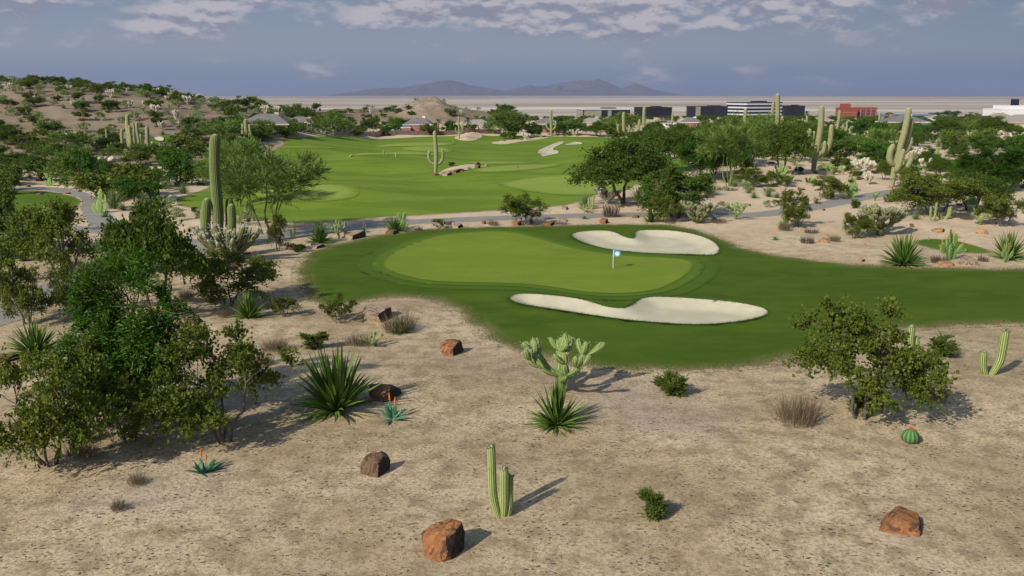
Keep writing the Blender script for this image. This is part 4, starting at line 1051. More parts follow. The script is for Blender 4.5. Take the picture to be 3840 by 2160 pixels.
# ------------------------------------------------------------------ flags
def flagstick(label, px, py, hpx, cloth, detail=False, rad=None):
    x, y, z, hh, _ = dims(px, py, hpx, 0)
    e = obj('flagstick', None); e.location = (x, y, z)
    r0 = rad or .02; mb = MB(); tube(mb, [(0, 0, -.05), (0, 0, hh * .5), (0, 0, hh)], [r0, r0, r0 * .8], 8); obj('pole', mb.mesh('pole', m_white), e)
    W, Hh = (.68 if detail else hh * .28), (.50 if detail else hh * .2)
    nx, ny = 14, 8; V = []; U, Vv = np.meshgrid(np.linspace(0, 1, nx), np.linspace(0, 1, ny), indexing='ij')
    X = U * W * .95; Y = .07 * np.sin(U * 7) * U + .02 * U; Z = hh - .02 - Vv * Hh - U * .22 * Hh / .5 * .5 - .04 * np.sin(U * 5) * W
    idx = np.arange(nx * ny).reshape(nx, ny); Q = np.stack([idx[:-1, :-1], idx[1:, :-1], idx[1:, 1:], idx[:-1, 1:]], -1).reshape(-1, 4)
    mb = MB(); mb.add(np.stack([X, Y, Z], -1).reshape(-1, 3), Q, 0, True); fl = obj('flag', mb.mesh('flag', cloth), e)
    if detail:
        for sg in (-1, 1):
            mb = MB(); s1 = ((U - .52) / .36) ** 2 + ((Vv - .48) / .30) ** 2 + .25 * np.sin(U * 17 + Vv * 9) ** 2
            m = (s1[:-1, :-1] < 1.05).ravel(); mb.add(np.stack([X, Y + sg * .006, Z], -1).reshape(-1, 3), Q[m], 0, True); obj('emblem', mb.mesh('emblem', m_white), fl)
        mb = MB(); a = np.linspace(0, 2 * PI, 17)[:-1]; mb.add(np.column_stack([np.cos(a) * .054, np.sin(a) * .054, a * 0 + .052 * 1.9]), np.arange(16)[None], 0); obj('cup', mb.mesh('cup', m_win), e)
    return tag(e, label, 'flagstick')
m_blue = solid('blue_cloth', (.16, .46, .78), (.14, .42, .72), 2); m_redc = solid('red_cloth', (.65, .08, .05), (.6, .07, .05), 2)
flagstick('white flagstick with blue flag bearing a white emblem on the putting green', 1542, 678, 50, m_blue, True, .028)
flagstick('thin flagstick with small red flag on the left practice green', 995, 396, 12, m_redc, False, .035)
for px, py, lb in ((1428, 472, 'thin dark practice pin on the large practice green behind the dark shrub'), (1302, 430, 'thin practice pin on the practice green right of the rock island'), (1130, 382, 'tiny practice pin on the practice green behind the saguaro')):
    x, y, z, hh, _ = dims(px, py, 12, 0); e = obj('practice_pin', None); e.location = (x, y, z); mb = MB(); tube(mb, [(0, 0, 0), (0, 0, hh)], [.03, .03], 6); obj('pole', mb.mesh('pole', m_dspine), e)
    mb = MB(); mb.box(-.06, .3, -.02, .02, hh * .8, hh); obj('marker', mb.mesh('marker', m_dspine), e); tag(e, lb, 'pin')
print('buildings', round(time.time() - T0, 1))

# ------------------------------------------------------------------ saguaros
def sg(px, py, h, label, arms, r=.05, ribs=14, tilt=0, mat=None, name='saguaro_cactus'):
    put('sag', px, py, h, 0, label, None, None, 0, saguaro(arms, r, ribs, tilt, mat, seed=int(px) % 7))
sg(546, 624, 293, 'tallest near saguaro, thick dark ribbed column with short arms hugging its base', [(-.09,.06,.46,.042,-.03),(-.13,.08,.41,.034,.05),(.085,.06,.45,.036,.05),(.125,.04,.41,.038,-.02)], .047, 18, .06, m_sagb)
sg(1097, 440, 113, 'saguaro with two upright arms beside the rock island on the practice field', [(-.155,.26,.56,.034),(.155,.26,.60,.036)], .046, 14)
sg(2048, 432, 170, 'pale five-armed saguaro right of the dark trees, arms nearly as thick as its trunk', [(-.15,.24,.66,.037),(.08,.25,.48,.032,-.06),(.17,.25,.72,.037),(-.06,.30,.62,.03,.08)], .045, 14, .05)
sg(2243, 471, 204, 'leaning green saguaro with five arms beside the cart path', [(-.13,.30,.56,.040),(-.01,.22,.50,.036,-.08),(.14,.22,.46,.036),(.07,.36,.87,.033,.06),(.14,.42,.64,.028,.08)], .040, 16, .12, None)
sg(1951, 345, 112, 'highest distant saguaro with clustered arms below the banded tower', [(-.10,.28,.80,.036),(-.14,.05,.45,.036),(.13,.03,.50,.04),(-.07,.02,.50,.035,.06)], .055, 12)
sg(1617, 352, 87, 'pale saguaro with close arms in front of the black office block', [(-.14,.12,.62,.04),(.12,.12,.58,.04),(.18,.12,.48,.03)], .05, 12, .03)
sg(1568, 352, 72, 'saguaro with two spread arms above the spreading dark tree', [(-.20,.22,.55,.04),(.20,.22,.55,.04)], .06, 12)
sg(1386, 342, 66, 'saguaro with two arms in front of the pink brick house with chimney', [(-.17,.25,.55,.045),(.18,.25,.60,.045)], .06, 12)
sg(1155, 350, 58, 'slim saguaro with two thin arms on the sand mound', [(-.15,.28,.52,.03),(.16,.28,.56,.03)], .042, 12)
sg(329, 382, 96, 'largest saguaro of the left group with many thick arms', [(-.20,.02,.62,.045),(-.07,.15,.84,.042,.05),(.13,.02,.62,.045),(.05,.1,.72,.04,-.06),(.15,.4,.80,.03)], .055, 12)
sg(350, 372, 66, 'slender saguaro between the two thick ones of the left group', [(-.1,.1,.7,.045),(.12,.1,.5,.045)], .06, 12)
sg(374, 382, 66, 'saguaro with a high left arm standing right in the left group', [(-.19,.1,.78,.055),(.18,.05,.42,.07)], .08, 12)
sg(272, 374, 50, 'small two-armed saguaro left of the saguaro group at the hill foot', [(-.2,.1,.5,.045),(.2,.1,.5,.045)], .055, 12)
sg(440, 386, 38, 'stout short saguaro with one arm right of the left saguaro group', [(.30,.1,.62,.11)], .15, 12)
sg(622, 364, 66, 'three-column saguaro in front of the tall hip-roofed house', [(-.14,.02,.82,.055),(.14,.02,.80,.055),(-.17,.1,.6,.04)], .075, 12)
sg(2103, 352, 76, 'cluster of five saguaro columns left of the white gabled house', [(-.20,.02,.52,.05),(.17,.02,.52,.05),(.30,.05,.64,.04),(.42,.1,.40,.035),(.05,.02,.2,.05,-.1)], .055, 12, .04)
sg(1871, 345, 75, 'armless saguaro column rising over the large palo verde', [], .065, 12)
sg(1690, 325, 40, 'armless saguaro column right of the black office block', [], .07, 12)
sg(2027, 340, 50, 'single saguaro column left of the pale five-armed saguaro', [], .07, 12)
sg(2210, 322, 40, 'single saguaro column left of the wide brick house', [], .08, 12)
sg(1490, 322, 38, 'saguaro with one left arm in front of the cream house', [(-.17,.3,.75,.06)], .08, 12)
sg(1488, 331, 14, 'tiny saguaro column before the cream house wall', [], .12, 12)
for i, (px, py, hh) in enumerate(((965, 391, 14), (972, 391, 9), (1140, 363, 9), (1147, 363, 6))):
    sg(px, py, hh, ['small saguaro stub left of the red practice flag', 'shorter saguaro stub nearer the red practice flag', 'tiny saguaro stub at the far side of the practice field', 'tiniest saguaro stub at the far side of the practice field'][i], [], .13, 12)

# ------------------------------------------------------------------ plants and rocks with labels of their own: kind|x|y|height|width|variant|label
ITEMS = """
frn|345|1065|440|270|0|tall bright green fern-leaf tree in the middle of the near left thicket
olv|128|1170|290|330|0|wide olive shrub on slender grey stems at the lower left edge
olv|565|1110|290|340|1|dense olive shrub at the right side of the near left thicket
olv|330|1110|170|200|2|dark olive shrub filling the foot of the tall fern-leaf tree
frn|235|1080|240|170|1|bright green fern-leaf shrub behind the wide stemmed shrub
drk|385|800|300|245|0|dark broad tree crown hiding the path left of the big saguaro
olv|160|700|205|210|3|dark olive tree left of the broad dark crown
olv|70|812|165|180|1|olive shrub over the path at the left edge
olv|190|800|140|100|0|ragged olive shrub just right of the shrub over the path
olv|575|768|135|225|2|olive shrub below the white-tipped cholla
drk|-15|640|200|140|1|dark tree cut by the left edge of the picture above the yucca
olv|2160|1050|315|350|1|large lit olive shrub at the right before the rough
olv|700|630|95|50|2|thin dark shrub beside the green palo verde stems
chw|582|652|100|215|2|large white-tipped cholla spreading at the foot of the tallest saguaro
pal|672|590|240|290|0|large feathery palo verde right of the tallest saguaro
pal|600|520|180|170|1|feathery palo verde crown behind the tallest saguaro
yuc|850|1030|190|270|0|largest yucca with long dark blades left of the centre
yuc|1400|1068|125|180|1|round yucca under the green branching cholla
yuc|90|890|92|170|2|wide yucca by the left edge
yuc|625|800|78|115|0|yucca under the olive shrub below the cholla
yuc|2272|665|92|150|1|large yucca on the sand right of the rough
yuc|2535|650|80|120|2|yucca at the right edge beside a prickly pear
yuc|992|582|45|80|0|dark yucca beside the far path behind the green
yuc|805|610|62|90|1|yucca below the palo verde stems
yuc|1007|838|40|85|2|small yucca growing from the dry grass by the pale rock
yuc|208|1112|62|100|0|small dark yucca between grey stems at the lower left
yuc|1637|558|36|52|1|small light yucca by the path right of the thorny clump
yuc|12|655|72|90|2|yucca blades at the left edge beside dry reeds
spn|285|525|60|100|0|pale desert spoon by the bend of the left path
spn|462|487|36|58|1|pale desert spoon left of the palo verde crown
spn|1470|522|50|78|0|pale green desert spoon left of the grey bushy cholla
spn|1785|492|54|84|1|pale desert spoon right of the dark tree pair
spn|1933|495|36|52|0|small pale desert spoon above the path
spn|1605|506|42|78|1|pale desert spoon under the spreading tree crown
spn|2303|552|30|44|0|small desert spoon near the thin forked cactus
spn|1848|470|24|50|1|pale desert spoon at the foot of the right palo verde
alo|988|1052|66|90|0|blue-green aloe with orange flower spike right of the largest yucca
alo|515|1188|60|86|1|blue-green aloe with orange bud below the near thicket
alo|918|584|27|30|0|small aloe with orange flower by the path left of the dark yucca
alo|1472|551|20|24|1|tiny aloe on the sand between path and two rocks
alo|1336|562|30|22|0|tiny aloe at the foot of the shrub behind the green
alo|1951|604|22|24|1|small aloe on the open sand right of the upper bunker
alo|243|770|36|44|0|aloe with orange spike beside the left path
alo|1797|552|16|26|1|tiny aloe right of the grey cholla by the path
alo|2400|598|24|30|0|pale aloe with orange spike beside the teeing grass
alo|1108|442|14|20|1|tiny aloe with orange spike beside the island saguaro
alo|1182|426|12|20|0|tiny aloe on the sand island among rocks
chg|1408|985|135|205|0|green branching cholla standing behind the round yucca
chg|940|872|36|60|1|small green cholla right of the largest yucca
chg|852|600|48|50|1|green cholla beside the path above the green
chg|1850|552|45|64|0|bare green branching cholla beside the path bend
chg|1475|535|22|38|1|small pale cholla in front of the desert spoon by the far path
chg|1712|545|20|40|0|low pale cholla clump by the path right of the dark trees
chg|2465|566|45|50|1|pale cholla beyond the thin forked cactus
chg|2155|600|28|30|0|thin cholla beside the right white-tipped cholla
chw|2212|592|85|125|1|large white-tipped cholla right of the dark round shrub
chw|1755|562|60|82|0|grey cholla right of the dark tree pair
chc|1527|512|45|66|0|grey bushy cholla under the left side of the spreading tree
org|1263|1297|185|70|0|three-stemmed ribbed cactus in the near sand
org|2493|942|118|66|1|ribbed cactus with one long leaning stem at the right edge
org|2290|925|112|50|2|ribbed cactus half hidden behind the large lit shrub
org|2345|557|50|30|3|thin forked light green cactus on the right sand
org|2376|552|36|34|1|stout light green cactus right of the thin forked one
org|1487|527|38|26|3|thin pale column cactus beside the grey bushy cholla
org|738|600|46|14|1|thin green column cactus in shade beside the palo verde
org|165|690|70|36|2|green column cactus stems under the left olive tree
bsh|1698|992|56|64|0|round leafy bush in the sand below the lower bunker
bsh|1637|1302|74|66|1|round leafy bush in the near sand right of the ribbed cactus
bsh|2358|894|48|66|0|round leafy bush right of the large lit shrub
bsh|2156|1038|52|66|1|round leafy bush in front of the large lit shrub
bsh|795|878|42|56|0|small bush behind the largest yucca
cre|852|812|68|92|0|small olive shrub on the sand by the left tip of the rough
cre|714|796|54|76|1|small olive shrub right of the thicket yucca
cre|1106|574|26|38|0|small dark shrub by the path behind the green
olv|1320|567|80|118|0|dark leafy shrub standing against the practice field behind the green
olv|2008|570|92|112|1|dark round shrub above the sand slope
olv|2085|500|58|98|2|dark shrub above the path near a prickly pear
olv|2150|600|62|66|3|dark shrub left of the right white-tipped cholla
cre|1955|518|18|30|0|tiny olive shrub on the sand above the path bend
olv|2520|570|80|110|0|dark shrub at the right edge above the large yucca
drk|1572|512|165|250|0|dark spreading tree with twin trunks in front of the practice green
drk|1700|548|130|170|1|dark low-branched tree right of the spreading tree
olv|1672|560|70|80|2|dark shrub at the foot of the low-branched tree
pal|1832|468|182|190|0|tall palo verde with bare lower stems on the right sand
drk|1965|436|128|160|2|dense dark tree left of the pale five-armed saguaro
drk|1660|430|110|150|2|dark dense tree behind the spreading tree
frn|1760|450|95|120|1|brighter leafy tree left of the tall palo verde
olv|1890|470|50|90|1|dark shrub at the foot of the dense dark tree
olv|2352|545|108|200|0|wide dark shrub mass above the right sand
olv|2290|505|80|110|3|dark shrub right of the leaning saguaro base
drk|2440|530|95|170|2|dark wide tree behind the wide shrub mass
frn|2490|480|135|165|2|bright green fern-leaf tree at the right edge
grs|2003|1062|86|180|0|tall dry grass clump left of the large lit shrub
grs|2345|1002|50|120|1|dry grass clump right of the large lit shrub
grs|1003|832|62|130|2|dry grass clump in front of the pale rock
grs|690|880|40|95|0|low dry grass clump right of the near thicket, upper one
grs|660|918|42|80|1|low dry grass clump right of the near thicket, lower one
grs|344|1218|38|68|2|small dry grass tuft in the near left sand, upper one
grs|299|1282|36|60|0|smallest dry grass tuft in the near left sand, lower one
grs|205|1145|40|120|1|dry grass around the small dark yucca
grs|568|798|34|56|2|dry grass left of the thicket yucca
grs|55|648|58|80|0|dry reeds at the left edge beside a yucca
grs|1240|567|20|40|1|pale dry grass beside the path behind the green
grs|470|755|42|50|2|dry grass between the thicket and the cholla shrub
grs|905|868|40|90|1|thin dry grass behind the largest yucca
grs|2100|608|24|42|0|small dry grass on the right sand slope
grs|1972|580|34|46|2|dry grass left of the dark round shrub
brs|1537|546|48|60|0|dark upright dry brush by the path below the grey cholla
brs|2030|612|24|52|1|low dark dry brush beside a rock on the right sand
brs|2242|508|22|50|0|low dark dry brush beside the path under the leaning saguaro
brs|1800|478|14|50|1|low dark dry brush by the pale desert spoon
brs|2360|660|24|56|0|dark dry brush right of the large yucca on the right
brs|1052|580|14|30|1|low dark dry brush beside the dark yucca near the path
brs|1130|566|16|30|0|low dark dry brush right of the small dark shrub
brs|2472|658|22|32|1|dark dry brush beside the large grey rock
brs|1990|505|16|40|1|low dark dry brush above the path
brl|2289|1112|40|46|0|round green barrel cactus with orange blossom in the near right sand
brl|261|546|15|20|0|small green barrel cactus left of the broad dark crown
brl|2336|606|8|10|0|tiny bright green barrel cactus on the upper side of the teeing grass
brl|2428|634|10|12|0|tiny bright green barrel cactus on the lower side of the teeing grass
pea|2388|655|80|112|1|large prickly pear with orange fruit right of the right yucca
pea|2530|660|58|64|1|prickly pear in front of the right-edge yucca
pea|2140|498|62|40|1|tall prickly pear above the path on the right sand
pea|250|535|62|52|0|prickly pear with orange fruit beside the left path
pea|125|468|36|34|2|single pale prickly pear on sand above the left path
pea|385|500|55|50|1|prickly pear with orange fruit left of the desert spoon
pea|1012|575|42|40|2|prickly pear behind the dark yucca near the path
pea|1970|575|50|34|0|prickly pear left of the dark round shrub
pea|2440|515|48|56|2|prickly pear among the dark shrubs on the right
pea|1965|462|55|60|1|prickly pear at the foot of the dense dark tree
rk0|1113|1388|88|112|0|largest rust-orange boulder in the near sand
rk1|943|1190|62|72|1|dark brown boulder left of the ribbed cactus
rk0|2268|1322|42|136|2|flat broken orange rock in the near right sand
rk0|1135|890|42|60|3|rust-brown rock tilted on the sand slope left of the rough
rk1|968|1000|44|80|0|dark rock behind the aloe and the largest yucca
rk2|950|800|38|80|1|pale rock behind the dry grass clump
rk1|22|938|24|52|2|dark split rock at the left edge
rk1|15|908|20|50|3|dark rock under the wide yucca
rk2|890|600|24|50|0|pale rock beside the path above the green
rk1|985|589|14|32|1|dark rock under the dark yucca near the path
rk2|1150|573|15|32|2|grey rock between small shrub and path behind the green
rk0|1217|563|10|12|3|small upright rust rock behind the green
rk0|1300|567|15|24|0|rust rock under the shrub behind the green
rk0|1378|567|12|36|1|flat rust rock right of the shrub behind the green
rk2|1416|556|13|34|2|pale flat rock left of the tiny aloe
rk0|1520|562|16|24|3|rust rock behind the upper bunker
rk2|1421|527|11|20|0|pale rock at the field edge
rk1|734|628|16|28|1|dark brown rock at the left tip of the green surround
rk2|797|624|15|38|2|grey rock left of the green surround
rk3|2075|610|16|27|3|orange rock on the open right sand
rk3|2075|592|6|20|0|low flat orange rock above the open right sand
rk3|2167|658|9|18|1|small orange rock left of the right yucca
rk3|2173|616|6|11|0|tiny orange stone right of the open sand rock
rk3|2385|668|12|44|2|flat pink-orange rock at the edge of the rough
rk2|2440|665|22|62|3|large grey-brown rock right of the flat orange one
rk3|2470|588|16|32|0|orange rock beyond the teeing grass
rk3|2363|583|11|38|1|long flat orange rock above the teeing grass
rk1|486|812|18|42|2|dark rock under the near thicket's upper right
rk1|275|782|14|46|3|dark reddish rock beside the left aloe
rk1|2294|570|10|14|0|small brown rock below the desert spoon on the right
rk1|1816|516|12|19|1|brown rock above the green branching cholla
rk1|1882|517|6|16|2|flat dark rock right of the brown rock
rk3|2240|475|8|15|3|orange rock at the foot of the leaning saguaro
rk1|2012|480|12|12|0|brown rock left of the dark shrub above the path
rk1|1600|548|8|20|1|small dark rock left of the small light yucca
rk2|884|394|6|12|2|lone rock on the left practice green
rk1|1094|443|9|20|3|brown rock at the foot of the island saguaro
rk2|1122|442|12|34|0|pale boulder at the near edge of the sand island
rk0|1142|436|14|30|1|rust boulder in the middle of the sand island
rk0|1160|432|10|22|2|smaller rust boulder right of the middle island boulder
rk1|1201|424|13|16|3|dark boulder towards the right end of the sand island
rk3|1222|418|6|14|0|small orange rock at the far end of the sand island
rk2|318|496|8|36|1|flat rock above the left path bend
rk1|100|490|6|20|2|dark flat rock above the left path
rk3|168|488|6|18|3|orange flat rock above the left path
rk0|20|640|18|30|0|rust rock under the left-edge tree
bsh|1135|418|11|12|0|tiny bush at the far side of the sand island
bsh|1205|418|10|12|1|tiny bush at the right end of the sand island
frnf|1280|346|58|60|0|leafy shrub at the foot of the big round palo verde on the field edge
pal|1282|347|72|96|1|big round palo verde at the far edge of the practice field
"""
for ln in ITEMS.strip().split('\n'):
    k, x, y, h_, w_, v, lb = ln.split('|')
    w_ = float(w_); 
    if k == 'grs': w_ *= .95
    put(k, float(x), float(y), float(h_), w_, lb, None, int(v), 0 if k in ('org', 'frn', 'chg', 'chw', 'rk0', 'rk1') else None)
print('items', round(time.time() - T0, 1))

# ------------------------------------------------------------------ trees and bushes of the middle distance: kind x y height width
MID = """
olvf 15 362 50 60|olvf 68 372 34 90|palf 175 382 54 118|drk2 280 370 34 62|olvf 357 420 40 88|frnf 205 475 98 74|olvf 305 500 85 165|olvf 120 455 54 110
olvf 35 420 36 78|olvf 25 490 55 60|frnf 453 465 82 110|olvf 460 395 56 104|palf 548 362 64 130|frnf 582 330 40 66|palf 590 352 52 60|palf 660 340 42 60
drk2 660 352 36 62|frnf 716 346 30 36|palf 746 345 44 50|olvf 779 330 24 28|palf 808 342 50 58|palf 860 338 44 48|frnf 865 337 20 36|drk2 846 325 36 32
drk2 915 338 42 44|drk2 940 330 44 30|drk2 997 337 25 36|frnf 1028 337 20 20|drk2 1065 337 23 37|frnf 1132 337 36 38|drk2 1340 345 38 42|olvf 1284 350 20 46
drk2 1405 341 36 34|frnf 1435 340 36 62|drk2 1505 343 36 76|palf 1577 335 54 70|olvf 1545 350 30 60|drk2 1645 360 55 70|drk2 1715 372 60 80|frnf 1700 350 40 60
drk2 1774 348 48 48|frnf 1730 400 70 80|palf 1905 372 90 90|drk2 1990 340 42 60|drk2 2005 405 95 80|olvf 2107 408 60 72|frnf 2163 350 50 64|frnf 2207 350 44 70
frnf 2185 410 60 84|drk2 2280 336 32 76|drk2 2285 378 52 44|drk2 2377 350 52 92|drk2 2391 298 20 54|drk2 2445 302 20 34|olvf 2394 388 50 50|palf 2434 345 44 50
drk2 2490 345 50 114|palf 2513 342 40 52|drk2 2490 396 56 84|drk2 2223 452 46 44|drk2 2284 452 44 48|frnf 2560 395 60 60|olvf 2568 470 60 60|drk2 2575 372 30 70
olvf 2040 350 34 50|drk2 1750 390 72 90|drk2 1800 440 80 90|drk2 1840 395 70 80|drk2 1610 372 44 60|drk2 2010 352 50 60|frnf 2095 372 50 60|drk2 2050 345 40 50|olvf 2235 440 40 50|drk2 2360 445 50 70|drk2 2420 470 60 80|frnf 430 430 60 70|drk2 240 455 60 80|drk2 150 410 50 70|drk2 90 440 50 70|drk2 350 470 60 80|drk2 1885 420 95 90|drk2 1690 400 66 80|olvf 1950 470 40 60|drk2 1930 360 50 80|drk2 2060 380 50 60|frnf 1870 440 70 70|olvf 2120 430 34 50|olvf 2480 460 50 70|drk2 2330 430 50 70|olvf 2160 452 22 40|frnf 1590 360 30 40|olvf 1800 420 60 70|olvf 1745 500 50 60|olvf 2330 392 26 40
drk2 792 285 26 29|olvf 840 289 15 22|olvf 860 288 13 28|olvf 879 283 12 14|olvf 917 281 12 16|olvf 958 284 9 10|olvf 973 283 14 20|olvf 998 284 12 26|olvf 1026 276 14 15
olvf 1034 290 12 15|olvf 920 295 8 24|olvf 966 294 8 16|olvf 1131 290 18 26|frnf 745 290 13 20|frnf 710 291 14 14|olvf 690 292 10 30|olvf 2236 291 9 18|olvf 2360 290 8 30
plm 889 330 36 24|plm 1104 337 40 26|plm 1015 328 24 20|plm 1178 335 40 26|plm 1217 325 34 26|plm 1457 322 30 26|plm 1530 322 26 26|plm 1663 318 24 24|plm 1690 318 26 24|plm 1752 318 24 28
plm 1480 316 26 20|plm 2030 312 34 20|plm 2020 316 30 22|plm 2060 312 26 20|plm 2165 316 26 24|plm 2190 314 22 22|plm 2250 312 24 22|plm 1940 314 26 20
plf 1717 296 16 12|plf 1729 296 16 14|plf 1782 297 17 12|plf 1807 297 17 12|plf 1917 298 17 12|plf 1926 298 15 12|plf 1991 298 17 13|plf 2012 298 16 12|plf 2031 298 18 13
chc 255 428 40 66|chc 40 452 28 56|chc 455 382 24 26|chc 933 338 12 20|chc 1323 352 20 22|chc 1446 342 22 24|chc 2172 438 44 56|chc 2326 430 38 52|chc 2307 395 26 46
chc 2427 386 20 30|chc 2560 360 34 50|chc 2212 372 20 30|chc 2370 352 14 22|chgf 1690 350 14 20|chgf 1960 372 16 24|chgf 1970 460 26 44|chgf 2095 440 30 50|chgf 305 430 24 40
chgf 2145 480 24 26|pea 1570 390 24 22|pea 1720 400 24 22|pea 2352 400 26 20|pea 2400 352 18 14|pea 1360 348 10 10|spn 2360 370 30 36|spn 2345 340 16 30|spn 1700 480 24 40
spn 2105 425 26 54|spn 2430 395 22 30|spn 30 385 10 22|spn 1385 340 14 26|spn 1340 348 12 24|brs 2120 428 14 40|brs 2385 395 10 24|brs 1620 395 18 40|brs 1840 480 12 40
rk3 1200 349 3 8|rk1 1148 356 3 6|rk0 1330 349 6 14|rk0 1250 357 4 8|rk1 1270 356 4 8|rk3 1370 344 4 10|rk3 2140 436 8 18|rk3 2160 440 10 20|rk0 2410 398 6 18|rk3 2120 438 8 12
rk0 1990 440 10 12|rk1 70 470 6 12|rk3 2070 530 8 10|rk1 1985 425 10 14|rk1 2340 398 6 14|rk2 1310 353 4 14|rk1 1420 343 4 10|rk1 1530 345 3 8|rk3 1450 343 3 8"""
LAND = [(660,300,'the tall hip-roofed house'),(1050,315,'the small brick house'),(1090,285,'the bare pointed mound'),(1155,345,'the sand mound saguaro'),(1282,320,'the big round palo verde'),
 (1386,320,'the chimneyed house'),(1490,310,'the cream house'),(1617,310,'the close-armed saguaro'),(1740,310,'the grey-roofed house'),(1832,400,'the tall palo verde'),(1951,300,'the highest distant saguaro'),
 (2048,360,'the pale five-armed saguaro'),(2103,325,'the cluster of saguaro columns'),(2185,280,'the red brick building'),(2243,380,'the leaning saguaro'),(2334,330,'the brick pavilion'),(2540,300,'the tall cream house'),
 (2490,420,'the right fern-leaf tree'),(329,340,'the left saguaro group'),(272,350,'the small two-armed saguaro'),(160,480,'the left path'),(500,450,'the palo verde crown'),(60,430,'the left-edge cholla'),
 (1572,420,'the spreading twin-trunk tree'),(2370,480,'the wide dark shrub mass'),(1908,270,'the banded tower'),(1648,285,'the black office block'),(440,370,'the stout short saguaro'),(792,270,'the lone ridge tree'),(1700,470,'the low-branched dark tree')]
ADJ = {'grs': 'dry grass tuft', 'olvf': 'dark olive shrub', 'frnf': 'fresh green leafy tree', 'palf': 'pale feathery palo verde', 'drk': 'dark dense tree', 'plm': 'green palm tree', 'plf': 'tiny far palm tree', 'chc': 'cream spiny cholla',
       'chgf': 'pale green cholla', 'pea': 'light green prickly pear', 'spn': 'pale desert spoon rosette', 'brs': 'dark dry brush clump', 'rk0': 'rust-coloured rock', 'rk1': 'dark rock', 'rk2': 'pale rock', 'rk3': 'orange rock', 'pbf': 'pale green bush', 'bsh': 'small round bush'}
GROUPS = {'grs': 'distant dry grass', 'olvf': 'olive shrubs of the middle distance', 'frnf': 'leafy trees of the middle distance', 'palf': 'palo verdes of the middle distance', 'drk': 'dark trees of the middle distance', 'plm': 'palms among the houses', 'plf': 'palms before the far offices',
          'chc': 'cream chollas', 'chgf': 'pale green chollas', 'pea': 'distant prickly pears', 'spn': 'distant desert spoons', 'brs': 'distant dry brush', 'rk0': 'scattered distant rocks', 'rk1': 'scattered distant rocks', 'rk2': 'scattered distant rocks', 'rk3': 'scattered distant rocks', 'pbf': 'pale bushes', 'bsh': 'small bushes'}
ORD = ['leftmost', 'second from the left', 'third from the left', 'fourth from the left', 'fifth from the left', 'sixth from the left', 'seventh from the left', 'eighth from the left']
todo = []
def relation(x, y):
    d, lx, ly, nm = min((math.hypot((x - l[0]), (y - l[1]) * 1.6), l[0], l[1], l[2]) for l in LAND)
    dx, dy = x - lx, y - ly
    if abs(dx) > abs(dy) * 1.3: return ('right of ' if dx > 0 else 'left of ') + nm
    return ('below ' if dy > 0 else 'above ') + nm
for tok in MID.replace('\n', '|').split('|'):
    if not tok.strip(): continue
    k, x, y, h_, w_ = tok.split(); x, y, h_, w_ = map(float, (x, y, h_, w_))
    var = None
    if k == 'drk2': k = 'drk'
    if k == 'plf':
        xx, yy = unproj(x, y); yy = 1380.; xx, _ = at_depth(x, y, yy); zz = H(xx, yy); a = A['plm'][rng.randrange(2)]
        hh = h_ / F * yy; o = build(a, 'palm_tree', '', 'palm', (xx, yy, zz), (hh / a['h'],) * 3, rng.uniform(0, 6)); 
    elif k == 'drk' and w_ * h_ < 1500:
        a = A['olvf'][1 + 2 * rng.randrange(2)]; o = put('drk', x, y, h_, w_, '', None, None, None, a)
        o.name = 'spreading_tree'
        for c_ in o.children: c_.name = {'foliage': 'crown', 'stem': 'trunk'}[c_.name.split('.')[0]]
    elif k == 'drk':
        o = put('drk', x, y, h_, w_, '')
    else: o = put(k, x, y, h_, w_, '', None, None)
    todo.append((o, k, x, y, h_ * w_))

# ------------------------------------------------------------------ scattered growth, spread on the terrain itself
sr = np.random.default_rng(77)
def project(x, y, z):
    dz = z - CAMZ; dep = y * CP - dz * SP; up = y * SP + dz * CP
    return CX + x / dep * F, CY - up / dep * F, dep
placed = []
def scatter(n, kinds, xr, yr, mind, cond, hsz):
    c = 0
    for _ in range(n * 14):
        if c >= n: break
        x = sr.uniform(*xr); y = sr.uniform(*yr)
        if any((x - a) ** 2 + (y - b_) ** 2 < mind * mind for a, b_ in placed): continue
        if not cond(x, y): continue
        if max(float(pdist(p, np.array([x]), np.array([y]), 6)[0]) for p in GOLF) > -.8: continue
        z = H(x, y); px, py, dep = project(x, y, z)
        if not (-30 < px < 2606 and py < 760): continue
        k = kinds[sr.integers(len(kinds))]; lo, hi = hsz[k]; hh = sr.uniform(lo, hi)
        if x > -60 and y > 300 and not (x < 0 and y > 440): hh = min(hh, 15 - z - y * .0235)
        if hh < lo * .5: continue
        a = A[k][sr.integers(len(A[k]))]; s_ = hh / a['h']; sx = s_ * sr.uniform(.95, 1.35)
        if k[:2] == 'rk': s_ *= .6
        placed.append((x, y)); c += 1
        name, cat = KIND[k]
        o = build(a, name, '', cat, (x, y, z - .02 * hh), (sx, sx, s_), sr.uniform(0, 6.28))
        hp = hh / dep * F
        todo.append((o, k, px, py, hp * hp))
hill_c = lambda x, y: float(h0(np.array([x]), np.array([y]))[0]) > 1.2 and y < 345 and x < -45
scatter(125, ['olvf'], (-215, -45), (185, 345), 5.5, hill_c, {'olvf': (1.9, 3.9)})
scatter(190, ['pbf', 'pbf', 'pbf', 'spn'], (-215, -45), (185, 345), 2.2, hill_c, {'pbf': (1.4, 2.8), 'spn': (1.2, 2.2)})
scatter(48, ['chc'], (-215, -45), (185, 345), 2.6, hill_c, {'chc': (1.5, 3.2)})
foot = lambda x, y: h0(np.array([x]), np.array([y]))[0] < 2.5 and x < -28 - max(0, (300 - y) * .0) and (x < -(y - 95) * .30 - 18)
